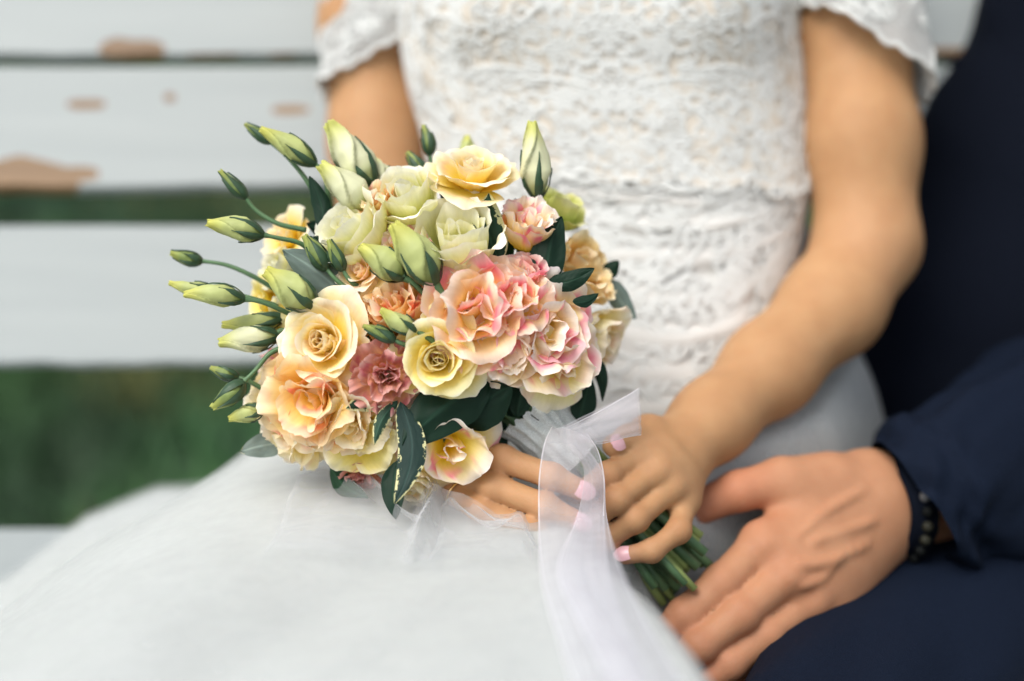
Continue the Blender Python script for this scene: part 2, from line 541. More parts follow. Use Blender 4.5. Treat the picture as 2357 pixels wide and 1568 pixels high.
# ------------------------------------------------------------------ bodies: smooth fields turned into one surface
def axis(lo, hi, f0, f1, hf, hc):
    a = np.arange(lo, f0, hc); b = np.arange(f0, f1, hf); c = np.arange(f1, hi + hc, hc)
    return np.concatenate([a, b, c])
class Field:
    def __init__(s, xs, ys, zs):
        s.ax = (xs, ys, zs)
        s.F = np.full((len(xs), len(ys), len(zs)), 0.05, np.float32)
    def block(s, lo, hi):
        return tuple(slice(max(0, np.searchsorted(a, l) - 1), np.searchsorted(a, h) + 1) for a, l, h in zip(s.ax, lo, hi))
    def coords(s, bl):
        x, y, z = (a[q] for a, q in zip(s.ax, bl))
        return x[:, None, None], y[None, :, None], z[None, None, :]
def smin(a, b, k):
    if k <= 0:
        return np.minimum(a, b)
    h = np.maximum(k - np.abs(a - b), 0) / k
    return np.minimum(a, b) - h * h * k * 0.25
def rcone(X, Y, Z, a, b, ra, rb, sy=None):
    """distance to a tapered rounded limb"""
    ab = b - a
    l2 = float(ab @ ab) + 1e-12
    t = np.clip(((X - a[0]) * ab[0] + (Y - a[1]) * ab[1] + (Z - a[2]) * ab[2]) / l2, 0, 1)
    dx, dy, dz = X - a[0] - t * ab[0], Y - a[1] - t * ab[1], Z - a[2] - t * ab[2]
    return np.sqrt(dx * dx + dy * dy + dz * dz) - (ra + (rb - ra) * t)
def ellips(X, Y, Z, c, r):
    q = np.sqrt(((X - c[0]) / r[0]) ** 2 + ((Y - c[1]) / r[1]) ** 2 + ((Z - c[2]) / r[2]) ** 2)
    return (q - 1) * min(r)
def chain(X, Y, Z, pts, rad, k=0.003):
    f = None
    for i in range(len(pts) - 1):
        g_ = rcone(X, Y, Z, pts[i], pts[i + 1], rad[i], rad[i + 1])
        f = g_ if f is None else smin(f, g_, k)
    return f
def add(fld, fn, lo, hi, k):
    bl = fld.block(lo, hi)
    X, Y, Z = fld.coords(bl)
    fld.F[bl] = smin(fld.F[bl], fn(X, Y, Z), k)
def bounds(pts, pad):
    P = np.array(pts)
    return P.min(0) - pad, P.max(0) + pad
def add_chain(fld, pts, rad, k=0.01, kin=0.006, pad=None):
    pad = pad or max(rad) + 0.03
    lo, hi = bounds(pts, pad)
    add(fld, lambda X, Y, Z: chain(X, Y, Z, pts, rad, kin), lo, hi, k)
def surface_nets(fld):
    F = fld.F
    xs, ys, zs = fld.ax
    s = F < 0
    nx, ny, nz = F.shape
    c = np.zeros((nx - 1, ny - 1, nz - 1), np.int8)
    for a in (0, 1):
        for b in (0, 1):
            for d in (0, 1):
                c += s[a:nx - 1 + a, b:ny - 1 + b, d:nz - 1 + d]
    act = (c > 0) & (c < 8)
    I, J, Kk = np.nonzero(act)
    idx = -np.ones(act.shape, np.int64)
    idx[I, J, Kk] = np.arange(len(I))
    acc = np.zeros((len(I), 3)); cnt = np.zeros(len(I))
    corners = [(a, b, d) for a in (0, 1) for b in (0, 1) for d in (0, 1)]
    for (a, b, d) in corners:
        for ax_ in range(3):
            if (a, b, d)[ax_] == 1:
                continue
            e = [a, b, d]; e[ax_] = 1
            f0 = F[I + a, J + b, Kk + d]; f1 = F[I + e[0], J + e[1], Kk + e[2]]
            m = (f0 < 0) != (f1 < 0)
            t_ = np.where(m, f0 / np.where(m, f0 - f1, 1), 0)
            p0 = np.stack([xs[I + a], ys[J + b], zs[Kk + d]], -1)
            p1 = np.stack([xs[I + e[0]], ys[J + e[1]], zs[Kk + e[2]]], -1)
            acc += np.where(m[:, None], p0 + (p1 - p0) * t_[:, None], 0)
            cnt += m
    V = acc / cnt[:, None]
    quads = []
    # x edges
    m = s[:-1, 1:-1, 1:-1] != s[1:, 1:-1, 1:-1]
    i, j, k = np.nonzero(m); j += 1; k += 1
    q = np.stack([idx[i, j - 1, k - 1], idx[i, j, k - 1], idx[i, j, k], idx[i, j - 1, k]], -1)
    fl = s[i, j, k]
    q[~fl] = q[~fl][:, ::-1]; quads.append(q)
    m = s[1:-1, :-1, 1:-1] != s[1:-1, 1:, 1:-1]
    i, j, k = np.nonzero(m); i += 1; k += 1
    q = np.stack([idx[i - 1, j, k - 1], idx[i - 1, j, k], idx[i, j, k], idx[i, j, k - 1]], -1)
    fl = s[i, j, k]
    q[~fl] = q[~fl][:, ::-1]; quads.append(q)
    m = s[1:-1, 1:-1, :-1] != s[1:-1, 1:-1, 1:]
    i, j, k = np.nonzero(m); i += 1; j += 1
    q = np.stack([idx[i - 1, j - 1, k], idx[i, j - 1, k], idx[i, j, k], idx[i - 1, j, k]], -1)
    fl = s[i, j, k]
    q[~fl] = q[~fl][:, ::-1]; quads.append(q)
    Q = np.vstack(quads)
    Q = Q[(Q >= 0).all(1)]
    for _ in range(2):                                  # a light smoothing
        nb_ = np.zeros_like(V); n_ = np.zeros(len(V))
        for a, b in ((0, 1), (1, 2), (2, 3), (3, 0)):
            np.add.at(nb_, Q[:, a], V[Q[:, b]]); np.add.at(n_, Q[:, a], 1)
            np.add.at(nb_, Q[:, b], V[Q[:, a]]); np.add.at(n_, Q[:, b], 1)
        V = V * 0.5 + 0.5 * nb_ / np.maximum(n_, 1)[:, None]
    return V, Q

def hand_field(fld, wrist, fore, mcps, fingers, thumb, rr, scale=1.0, mr=0.0105, kf=0.0008, tend=1.0, veins=()):
    """metacarpals blended into a palm, each finger its own chain, the thumb leaving the side of the palm"""
    allp = [wrist, fore] + list(mcps) + [p for f in fingers for p in f] + list(thumb[0])
    lo, hi = bounds(allp, 0.03)
    bl = fld.block(lo, hi)
    X, Y, Z = fld.coords(bl)
    pal = None
    for i, m in enumerate(mcps):
        w = wrist + (m - mcps[1]) * 0.36
        g_ = rcone(X, Y, Z, w, m, mr * 1.15 * scale, mr * scale)
        pal = g_ if pal is None else smin(pal, g_, 0.014 * scale)
    for i in range(len(mcps) - 1):
        g_ = rcone(X, Y, Z, wrist * 0.3 + 0.35 * (mcps[i] + mcps[i + 1]), 0.5 * (mcps[i] + mcps[i + 1]) * 0.9 + wrist * 0.1, mr * scale, mr * 0.85 * scale)
        pal = smin(pal, g_, 0.012 * scale)
    fg = None
    for f, r in zip(fingers, rr):
        g_ = chain(X, Y, Z, f, r, 0.003)
        for q in (1, 2):                                  # joints slightly thicker
            if q < len(f) - 1:
                g_ = smin(g_, rcone(X, Y, Z, f[q], f[q] + 1e-5, r[q] * 1.04, r[q] * 1.04), 0.004)
        fg = g_ if fg is None else smin(fg, g_, kf)
    h = smin(pal, fg, 0.0045 * scale)
    th = chain(X, Y, Z, thumb[0], thumb[1], 0.005)
    h = smin(h, th, 0.006 * scale) if not (len(thumb) > 2) else smin(smin(pal, chain(X, Y, Z, thumb[0][:2], thumb[1][:2], .005), .012), smin(fg, th, kf), 0.006 * scale)
    tc_ = -FWD
    for m in mcps:                                        # knuckles and the tendons running to them
        kk = m + tc_ * mr * scale * 0.42
        h = smin(h, rcone(X, Y, Z, kk, kk + 1e-5, 0.0068 * scale, 0.0068 * scale), 0.005 * scale)
        w = wrist + (m - mcps[1]) * 0.36
        a_ = w * 0.70 + m * 0.30 + tc_ * mr * scale * 0.78
        h = smin(h, rcone(X, Y, Z, a_, m + tc_ * mr * scale * 0.80, 0.0020 * scale * tend, 0.0024 * scale * tend), 0.0075 * scale)
    fld.F[bl] = smin(fld.F[bl], h, 0.008 * scale)
    for path in veins:
        P = catmull(path, 9)
        for i in range(8):
            lo2, hi2 = bounds([P[i], P[i + 1]], 0.012)
            add(fld, lambda X, Y, Z: rcone(X, Y, Z, P[i], P[i + 1], 0.0019, 0.0019), lo2, hi2, 0.005)

def nail(parent, tip, back, normal, w, l):
    """a curved nail plate lying on the finger end"""
    ax_ = nrm(tip - back)
    n_ = nrm(normal - ax_ * (normal @ ax_))
    sd = np.cross(ax_, n_)
    nu, nv = 9, 8
    V = []
    for j in range(nv):
        v = j / (nv - 1)
        ww = w * (0.78 + 0.22 * math.sin(math.pi * min(1, v * 1.1))) * math.sqrt(max(0.04, 1 - max(0, (v - 0.72) / 0.28) ** 2 * 0.9)) * (1 if v > 0.12 else 0.8 + v * 1.6)
        for i in range(nu):
            u = -1 + 2 * i / (nu - 1)
            V.append(tip + ax_ * (v - 0.75) * l + sd * u * ww + n_ * (-0.36 * u * u * ww - 0.0005 * (v - 0.4) ** 2 * 10 * l / 0.012))
    return mesh_obj('fingernail', V, grid_faces(nu, nv), M['nail'], parent)

# ---- the bride
bride = empty('person', 'woman in a white lace wedding dress seated on the bench holding the bouquet', 'person')
BF = Field(axis(-0.30, 0.40, -0.09, 0.17, 0.0014, 0.0045), axis(0.74, 1.30, 0.76, 0.96, 0.0014, 0.0045), axis(0.46, 1.42, 0.54, 0.66, 0.0014, 0.0045))
# trunk, neck and head (the dress covers the trunk)
def trunk(X, Y, Z):
    Ys = 1.135 + (Y - 1.135) * 1.55
    f = rcone(X, Ys, Z, np.array([0.078, 1.135, 0.56]), np.array([0.076, 1.135, 0.70]), 0.120, 0.112)
    f = smin(f, rcone(X, Ys, Z, np.array([0.076, 1.140, 0.70]), np.array([0.074, 1.145, 0.93]), 0.112, 0.112), 0.05)
    f = smin(f, rcone(X, Ys, Z, np.array([-0.04, 1.15, 1.03]), np.array([0.19, 1.15, 1.03]), 0.05, 0.05), 0.06)
    return f * 0.7
add(BF, trunk, (-.3, .74, .46), (.4, 1.3, 1.2), 0.0)
add_chain(BF, [np.array([0.075, 1.16, 1.05]), np.array([0.075, 1.15, 1.16])], [0.055, 0.052], 0.03)
add(BF, lambda X, Y, Z: ellips(X, Y, Z, (0.075, 1.13, 1.26), (0.072, 0.092, 0.105)), (-.05, 1.0, 1.1), (.2, 1.3, 1.41), 0.02)
# arm on the groom's side
add_chain(BF, [W(1935, -260, 1.17), W(1962, 60, 1.135), W(1985, 330, 1.10), W(1993, 545, 1.085)], [0.050, 0.0455, 0.0415, 0.038], 0.02, 0.02)
add_chain(BF, [W(1998, 575, 1.085), W(1915, 705, 1.055), W(1770, 850, 1.005), W(1640, 968, 0.962), W(1570, 1030, 0.94)], [0.0370, 0.0355, 0.0305, 0.0245, 0.0225], 0.02, 0.02)
# the other arm, passing behind the flowers
add_chain(BF, [W(885, -260, 1.21), W(858, 60, 1.195), W(872, 330, 1.175), W(885, 560, 1.14)], [0.046, 0.0425, 0.039, 0.036], 0.02, 0.02)
add_chain(BF, [W(885, 580, 1.14), W(900, 800, 1.07), W(925, 960, 1.00)], [0.035, 0.031, 0.0245], 0.02, 0.02)
# hand on the stems (groom's side): back of the hand to the camera, four fingers reaching left
lw = W(1562, 1036, 0.936)
lm = [W(1480, 1046, 0.905), W(1510, 1082, 0.899), W(1545, 1120, 0.902), W(1575, 1150, 0.911)]
lf = [[W(1480, 1046, 0.905), W(1400, 1094, 0.886), W(1330, 1138, 0.892), W(1290, 1165, 0.902)],
      [W(1510, 1082, 0.899), W(1420, 1150, 0.880), W(1350, 1205, 0.890), W(1310, 1232, 0.902)],
      [W(1545, 1120, 0.902), W(1463, 1195, 0.882), W(1398, 1240, 0.890), W(1352, 1266, 0.901)],
      [W(1578, 1148, 0.911), W(1562, 1222, 0.888), W(1500, 1268, 0.882), W(1437, 1279, 0.886)]]
lr = [[0.0088, 0.0079, 0.0072, 0.0064], [0.0088, 0.0080, 0.0073, 0.0064], [0.0086, 0.0078, 0.0071, 0.0062], [0.0080, 0.0072, 0.0067, 0.0056]]
lth = ([W(1540, 1022, 0.935), W(1492, 1000, 0.925), W(1448, 1010, 0.905), W(1412, 1026, 0.893)], [0.014, 0.0115, 0.0088, 0.0072], 1)
hand_field(BF, lw, W(1600, 1000, .95), lm, lf, lth, lr)
# hand under the flowers: fingers reach right under the ribbon
rw = W(945, 1005, 0.975)
rm = [W(1015, 1000, 0.925), W(990, 1050, 0.915), W(985, 1098, 0.912), W(990, 1140, 0.918)]
rf = [[W(1015, 1000, 0.925), W(1158, 1058, 0.884), W(1270, 1097, 0.874), W(1345, 1132, 0.872)],
      [W(990, 1050, 0.915), W(1138, 1122, 0.878), W(1255, 1166, 0.867), W(1335, 1204, 0.868)],
      [W(985, 1098, 0.912), W(1110, 1176, 0.876), W(1222, 1222, 0.866), W(1300, 1256, 0.868)],
      [W(990, 1140, 0.918), W(1085, 1225, 0.884), W(1170, 1268, 0.874), W(1232, 1292, 0.876)]]
rr = [[0.0090, 0.0084, 0.0077, 0.0066], [0.0090, 0.0085, 0.0078, 0.0066], [0.0088, 0.0081, 0.0074, 0.0063], [0.0080, 0.0072, 0.0066, 0.0055]]
rth = ([W(975, 985, 0.965), W(1030, 960, 0.955), W(1110, 975, 0.945), W(1170, 990, 0.94)], [0.013, 0.011, 0.0095, 0.0075])
hand_field(BF, rw, W(930, 970, 1.0), rm, rf, rth, rr)
V, Q = surface_nets(BF)
base = np.array([0.445, 0.250, 0.122])
col = np.tile(base, (len(V), 1))
def tint(V, col, p, r, c, w):
    d2 = ((V - p) ** 2).sum(1)
    a = (np.exp(-d2 / (r * r)) * w)[:, None]
    return col * (1 - a) + np.array(c) * a
for f in lf + rf:
    col = tint(V, col, f[1], 0.008, (0.30, 0.12, 0.06), 0.6)
    col = tint(V, col, f[2], 0.007, (0.46, 0.22, 0.14), 0.4)
    col = tint(V, col, f[3], 0.010, (0.60, 0.30, 0.22), 0.5)
for q in lm:
    col = tint(V, col, q, 0.009, (0.56, 0.30, 0.20), 0.4)
col = tint(V, col, W(1998, 575, 1.06), 0.03, (0.55, 0.30, 0.18), 0.3)
body = mesh_obj('body', V, Q, M['skin_f'], bride, col=col)
TOC = -FWD
def nail_at(parent, f, w=0.0055, l=0.013, nrmv=None, rad=0.0068):
    n_ = nrm(TOC + UP * 0.25) if nrmv is None else nrmv
    ax_ = nrm(f[-1] - f[-2])
    n_ = nrm(n_ - ax_ * (n_ @ ax_))
    tip = f[-1] + ax_ * rad * 0.55 + n_ * (rad * 1.05)
    nail(parent, tip, tip - ax_ * l, n_, w, l)
for f in rf:
    nail_at(body, f, 0.0056, 0.0135)
nail_at(body, lf[3], 0.0048, 0.012, nrm(TOC + UP * 0.5), 0.0058)
nail_at(body, lth[0], 0.0056, 0.0125, nrm(TOC + UP * 0.2), 0.0072)

ring = empty('ring', 'thin gold ring on the woman\'s finger under the flowers', 'ring')
rp = rf[2][0] * 0.42 + rf[2][1] * 0.58
ra = nrm(rf[2][1] - rf[2][0])
e1 = nrm(np.cross(ra, UP)); e2 = np.cross(ra, e1)
th = np.linspace(0, 2 * math.pi, 33)
V, F = tube_mesh([rp + (e1 * math.cos(a) + e2 * math.sin(a)) * 0.0099 for a in th], 0.0008, 6, cap=False)
mesh_obj('band', V, F, M['gold'], ring)

# ---- the dress: trunk surface as a loft measured at picture rows
rows = [(-190, 985, 1795, 1.150, .098), (-100, 950, 1808, 1.150, .108), (0, 934, 1816, 1.150, .112), (100, 938, 1826, 1.148, .106), (200, 956, 1838, 1.146, .102),
        (300, 985, 1850, 1.144, .099), (390, 1006, 1858, 1.142, .098), (500, 1000, 1840, 1.140, .100), (650, 985, 1815, 1.136, .106), (800, 960, 1820, 1.132, .112), (950, 930, 1840, 1.128, .118)]
RZ, RC, RA, RB = [], [], [], []
for (y, l, r, dc, b) in rows:
    c = W((l + r) / 2, y, dc)
    RZ.append(c[2]); RC.append(c); RA.append((r - l) / 2 * S(dc)); RB.append(b)
RT = np.linspace(0, 1, len(rows))
RC = np.array(RC); RA = np.array(RA); RB = np.array(RB); RZ = np.array(RZ)
def ci(t, A):
    A = np.asarray(A, float)
    x = np.clip(np.asarray(t, float), 0, 1) * (len(A) - 1)
    i = np.clip(x.astype(int), 0, len(A) - 2)
    f = x - i
    g0 = A[np.clip(i - 1, 0, len(A) - 1)]; g1 = A[i]; g2 = A[i + 1]; g3 = A[np.clip(i + 2, 0, len(A) - 1)]
    if A.ndim > 1:
        f = f[..., None]
    return 0.5 * (2 * g1 + (g2 - g0) * f + (2 * g0 - 5 * g1 + 4 * g2 - g3) * f ** 2 + (3 * g1 - g0 - 3 * g2 + g3) * f ** 3)
def torso(th, t, off=0.0):
    """th: angle, 0 = straight to the front, + towards the groom; t 0 top .. 1 lap"""
    th = np.asarray(th, float); t = np.asarray(t, float)
    c = ci(t, RC); a = ci(t, RA) + off; b = ci(t, RB) + off
    ex = 0.86
    sx, cx = np.sin(th), np.cos(th)
    x = c[..., 0] + a * np.sign(sx) * np.abs(sx) ** ex
    y = c[..., 1] - b * np.sign(cx) * np.abs(cx) ** ex
    z = c[..., 2]
    bust = 0.016 * np.exp(-((np.abs(th) - 0.62) / 0.42) ** 2) * np.exp(-((t - 0.17) / 0.13) ** 2)
    y = y - bust
    return np.stack([np.broadcast_to(x, y.shape), y, np.broadcast_to(z, y.shape)], -1)
TW = 6.25 / 10                                               # the bodice hem
def tW(th):
    th = np.asarray(th, float)
    return 0.562 + 0.045 * np.clip(th + 0.2, 0, 2) + 0.020 * vnoise(th * 5.5 + 9, seed=77) + 0.006 * np.abs(np.sin(th * 17)) - 0.004
dress = empty('wedding_dress', parent=bride)
nu, nv = 160, 70
TH = np.linspace(-math.pi, math.pi, nu, endpoint=False)
def shell(name, t0, t1, off, mat, wav, nv=70):
    V = []
    for j in range(nv):
        f = j / (nv - 1)
        t_ = t0(TH) * (1 - f) + t1(TH) * f
        P = torso(TH, t_, off)
        wr = wav(TH, t_, f)
        nn = np.stack([np.sin(TH), -np.cos(TH), np.zeros_like(TH)], -1)
        V.append(P + nn * wr[:, None])
    return mesh_obj(name, np.vstack(V), grid_faces(nu, nv, True), mat, dress)
shell('bodice', lambda a: np.full_like(a, 0.0), lambda a: tW(a) - 0.010, 0.004, M['lining'], lambda a, t_, f: 0.0012 * vnoise(a * 9, t_ * 25, seed=5) + 0.0012 * sstep(f, 0.95, 1.0))
shell('waist_panel', lambda a: tW(a) - 0.03, lambda a: np.full_like(a, 1.0), 0.001, M['lining2'], lambda a, t_, f: 0.0028 * vnoise(a * 5, t_ * 38 + a * 2, seed=6) + 0.0015 * np.sin(t_ * 120 + 3 * vnoise(a * 3, seed=2)))

# raised lace: scrolls and leaves of cord sewn on the cloth
rng = random.Random(11)
LV, LF = [], []
def cord(pts, w, h, off):
    """pts: (th, t) polyline -> half round cord on the cloth"""
    P = np.array(pts)
    base_ = torso(P[:, 0], P[:, 1], off)
    T = np.gradient(base_, axis=0)
    T /= np.linalg.norm(T, axis=1)[:, None] + 1e-12
    n_ = np.stack([np.sin(P[:, 0]), -np.cos(P[:, 0]), 0.12 * np.ones(len(P))], -1)
    n_ /= np.linalg.norm(n_, axis=1)[:, None]
    sd = np.cross(T, n_)
    n = len(P)
    tp = np.sin(np.linspace(0.12, math.pi - 0.12, n)) ** 0.5
    ww = (w * tp)[:, None]
    prof = [(-1, -0.1), (-0.6, 0.8), (0, 1.0), (0.6, 0.8), (1, -0.1)]
    Vs = np.stack([base_ + sd * ww * a + n_ * h * b for a, b in prof], 1).reshape(-1, 3)
    o = sum(len(v) for v in LV)
    LV.append(Vs)
    LF.append(grid_faces(5, n) + o)
ZSC = float(RZ[0] - RZ[-1])
def spiral(th, t, r0, turns, dirn, ang, w, off, h=0.0016):
    n = 26
    q = np.linspace(0, 1, n)
    a = ang + dirn * turns * 2 * math.pi * q
    r = r0 * (1 - 0.86 * q)
    x, y = r * np.cos(a), r * np.sin(a)
    cord(np.stack([th + x / 0.125, np.clip(t - y / ZSC, 0.0, 1.0)], -1), w, h, off)
def leafm(th, t, l, ang, bend, w, off, h=0.0016):
    n = 18
    q = np.linspace(0, 1, n)
    for sgn in (-1, 1):
        x = q * l; y = sgn * 0.3 * l * np.sin(math.pi * q) + bend * l * q * q
        X = x * math.cos(ang) - y * math.sin(ang); Y = x * math.sin(ang) + y * math.cos(ang)
        cord(np.stack([th + X / 0.125, np.clip(t - Y / ZSC, 0.0, 1.0)], -1), w, h, off)
    y = bend * l * q * q
    X = x * math.cos(ang) - y * math.sin(ang); Y = x * math.sin(ang) + y * math.cos(ang)
    cord(np.stack([th + X / 0.125, np.clip(t - Y / ZSC, 0.0, 1.0)], -1), w * 0.8, h, off)
# upper bodice, mirrored about the middle
placed = []
tries = 0
while len(placed) < 430 and tries < 16000:
    tries += 1
    th = rng.uniform(0.03, 1.65); t = rng.uniform(0.02, 0.62)
    if t > float(tW(th)) - 0.004:
        continue
    if all(((th - a) * 0.125) ** 2 + ((t - b) * ZSC) ** 2 > 0.0100 ** 2 for a, b in placed):
        placed.append((th, t))
for (th, t) in placed:
    k = rng.random(); a0 = rng.uniform(0, 6.28); sz = rng.uniform(0.007, 0.0135); dr = rng.choice((-1, 1)); w = rng.uniform(0.0012, 0.0022); bd = rng.uniform(-.5, .5)
    for s in (-1, 1):
        aa = a0 if s == 1 else math.pi - a0
        if k < 0.55:
            spiral(s * th, t, sz, 1.35, dr * s, aa, w, 0.0046, 0.0007)
        else:
            leafm(s * th, t, sz * 1.7, aa, bd * s, w * 0.9, 0.0046, 0.0007)
for i_, t in enumerate(np.arange(0.03, 0.555, 0.032)):
    leafm(0.0, float(t) + 0.02, 0.013, math.pi / 2, 0.0, 0.0015, 0.0046, 0.0007)
    for s in (-1, 1):
        spiral(s * 0.075, float(t), 0.0085, 1.3, s * (1 if i_ % 2 else -1), math.pi / 2, 0.0017, 0.0046, 0.0007)
        spiral(s * 0.19, float(t) + 0.012, 0.0078, 1.2, -s, 0.6 * i_, 0.0016, 0.0046, 0.0007)
# long flowing stems over the bodice
for k in range(24):
    th = rng.uniform(0.25, 1.5); t = rng.uniform(0.02, 0.52); a0 = rng.uniform(0, 6.28); cv = rng.uniform(-2.5, 2.5); ln = rng.uniform(0.03, 0.06)
    q = np.linspace(0, 1, 24)
    ang = a0 + cv * q
    x = np.cumsum(np.cos(ang)) * ln / 24; y = np.cumsum(np.sin(ang)) * ln / 24
    for s in (-1, 1):
        tt = np.clip(t - y / ZSC, 0.0, 1)
        thh = s * (th + x / 0.125)
        tt = np.minimum(tt, tW(thh) - 0.01)
        cord(np.stack([thh, tt], -1), 0.0022, 0.0009, 0.0048)
# scalloped hem of the bodice
for k in range(-26, 27):
    c0 = k * math.pi / 17 / 1.0
    if abs(c0) > 2.2:
        continue
    q = np.linspace(0, 1, 14)
    thh = c0 + (q - 0.5) * 0.19
    tt = tW(thh) + (0.016 + 0.008 * math.sin(k * 2.3)) * np.sin(math.pi * q) - 0.008
    if k % 3:
        cord(np.stack([thh, tt], -1), 0.0022, 0.0014, 0.0054)
    spiral(c0, float(tW(c0)) - 0.004, 0.0075, 1.2, 1 if k % 2 else -1, k * 1.7, 0.0018, 0.0052)
# waist panel below: closer, mostly lying across
placed = []
tries = 0
while len(placed) < 480 and tries < 16000:
    tries += 1
    th = rng.uniform(-1.7, 1.7); t = rng.uniform(0.6, 0.99)
    if t < float(tW(th)) + 0.015:
        continue
    if all(((th - a) * 0.13) ** 2 + ((t - b) * ZSC) ** 2 > 0.0080 ** 2 for a, b in placed):
        placed.append((th, t))
for (th, t) in placed:
    k = rng.random()
    if k < 0.4:
        spiral(th, t, rng.uniform(0.008, 0.014), 1.3, rng.choice((-1, 1)), rng.uniform(0, 6.28), rng.uniform(0.0016, 0.0026), 0.0022, 0.0009)
    else:
        leafm(th, t, rng.uniform(0.016, 0.032), rng.choice((0, math.pi)) + rng.uniform(-0.5, 0.5), rng.uniform(-.6, .6), rng.uniform(0.0016, 0.0026), 0.0022, 0.0009)
lo_ = mesh_obj('lace_embroidery', np.vstack(LV), np.vstack(LF), M['lace'], dress)
lo_['kind'] = 'stuff'

# sleeves: loose lace bands hanging off the shoulders round the upper arms
def sleeve(A, B, r0, low, high, seed, outer):
    ax_ = nrm(B - A)
    ref = nrm(np.array([outer, -0.25, 0]) - ax_ * (np.array([outer, -0.25, 0]) @ ax_))
    e2_ = np.cross(ax_, ref)
    nu, nv = 96, 30
    Vs = []
    th = np.linspace(0, 2 * math.pi, nu, endpoint=False)
    Ln = np.linalg.norm(B - A)
    lowv = low[0] + (low[1] - low[0]) * (0.5 - 0.5 * np.cos(th))      # outer side (th=0) to inner side
    lowv = lowv + 0.004 * np.abs(np.sin(th * 9)) + 0.003 * vnoise(th * 4, seed=seed)
    for j in range(nv):
        f = j / (nv - 1)
        s_ = high * (1 - f) + lowv * f
        rad = r0 + 0.004 + 0.003 * f + 0.003 * np.sin(th * 5 + 2.2 * f + seed) * (0.3 + f) + 0.003 * vnoise(th * 3, f * 5, seed=seed)
        P = A + ax_ * s_[:, None] + (np.cos(th)[:, None] * ref + np.sin(th)[:, None] * e2_) * rad[:, None]
        Vs.append(P)
    o = mesh_obj('sleeve', np.vstack(Vs), grid_faces(nu, nv, True), M['lacesheer'], dress)
    G = np.array(Vs)
    parts = []
    r_ = random.Random(seed)
    for k in range(110):                                              # lace cords on the sleeve
        i0, j0 = r_.uniform(0, nu), r_.uniform(2, nv - 2)
        q = np.linspace(0, 1, 16)
        a = r_.uniform(0, 6.28) + r_.choice((-1, 1)) * 7 * q
        rr_ = r_.uniform(2, 4.2) * (1 - 0.8 * q)
        ii = (i0 + rr_ * np.cos(a) * 1.2) % nu; jj = np.clip(j0 + rr_ * np.sin(a), 0, nv - 1.01)
        P = G[jj.astype(int), ii.astype(int)]
        P2 = G[np.minimum(jj.astype(int) + 1, nv - 1), (ii.astype(int) + 1) % nu]
        fr = ((ii % 1) + (jj % 1))[:, None] / 2
        P = P * (1 - fr) + P2 * fr
        P[1:-1] = (P[:-2] + P[1:-1] * 2 + P[2:]) / 4
        parts.append(tube_mesh(P, 0.0016, 4, False))
    edge_ = G[-1]
    parts.append(tube_mesh(np.vstack([edge_, edge_[:1]]), 0.0019, 5, False))
    V, F = join(parts)
    c = mesh_obj('sleeve_lace', V, F, M['lace'], dress)
    c['kind'] = 'stuff'
M['lacesheer'] = m_sheer('lace_ground_net', (0.61, 0.635, 0.63), 0.86, net=0.2, netscale=420)
sA, sB = W(1940, -260, 1.165), W(1985, 330, 1.10)
sA = sA - FWD * 0.012; sB = sB - FWD * 0.012
sleeve(sA, sB, 0.0465, (0.190, 0.112), 0.070, 3, 1)
sA, sB = W(885, -260, 1.21), W(872, 330, 1.175)
sleeve(sA, sB, 0.043, (0.182, 0.125), 0.092, 8, -1)

# skirt over the thighs: a height field above the seat
def lap_z(x, y):
    xl = np.interp(y, [0.2, 0.6, 0.85, 0.97, 1.09, 1.15], [-0.50, -0.46, -0.405, -0.375, -0.345, -0.30])
    xs_ = np.interp(y, [0.2, 0.6, 0.85, 0.97, 1.09, 1.15], [-0.16, -0.165, -0.155, -0.11, -0.03, -0.02])
    xr = np.interp(y, [0.2, 0.56, 0.66, 0.74, 0.80, 0.88, 0.96, 1.06, 1.15], [0.175, 0.142, 0.124, 0.092, 0.085, 0.18, 0.275, 0.325, 0.33])
    f = np.clip((x - xl) / (xs_ - xl), 0, 1)
    up_ = np.sin(f * math.pi / 2) ** (1.15 + 1.5 * sstep(y, 0.80, 1.08))
    H = np.interp(y, [0.2, 0.45, 0.6, 0.75, 0.88, 1.0, 1.15], [0.165, 0.165, 0.157, 0.142, 0.138, 0.152, 0.16])
    rt = sstep(xr - x, -0.012, 0.055)
    z = ZS + 0.006 + H * up_ * rt
    z = z - 0.42 * sstep(0.46 - y, 0.0, 0.20)                      # falls over the knees
    z = z - 0.10 * sstep(x - xr, 0.0, 0.03) * sstep(0.62 - y, 0, .05)
    dirx = x * 0.9 + (1.1 - y) * 0.42
    fold = 0.0042 * vnoise(dirx * 20, y * 2.0, seed=31) + 0.0010 * vnoise(dirx * 50, y * 3, seed=32) + 0.0055 * vnoise(dirx * 7, y * 2.0, seed=33)
    fold = fold * (0.35 + 0.65 * up_)
    return z + fold * sstep(f, 0.15, 0.6)
gxs = np.linspace(-0.53, 0.36, 190); gys = np.linspace(0.22, 1.15, 190)
GX, GY = np.meshgrid(gxs, gys)
GZ = lap_z(GX, GY)
xl_ = np.interp(gys, [0.2, 0.6, 0.85, 0.97, 1.09, 1.15], [-0.50, -0.46, -0.405, -0.375, -0.345, -0.30])
# start each row at the hem line on the seat
for j in range(len(gys)):
    GX[j] = np.linspace(xl_[j] - 0.012, 0.36, 190)
GZ = lap_z(GX, GY)
skirt = mesh_obj('skirt', np.stack([GX, GY, GZ], -1).reshape(-1, 3), grid_faces(190, 190), M['satin'], dress)
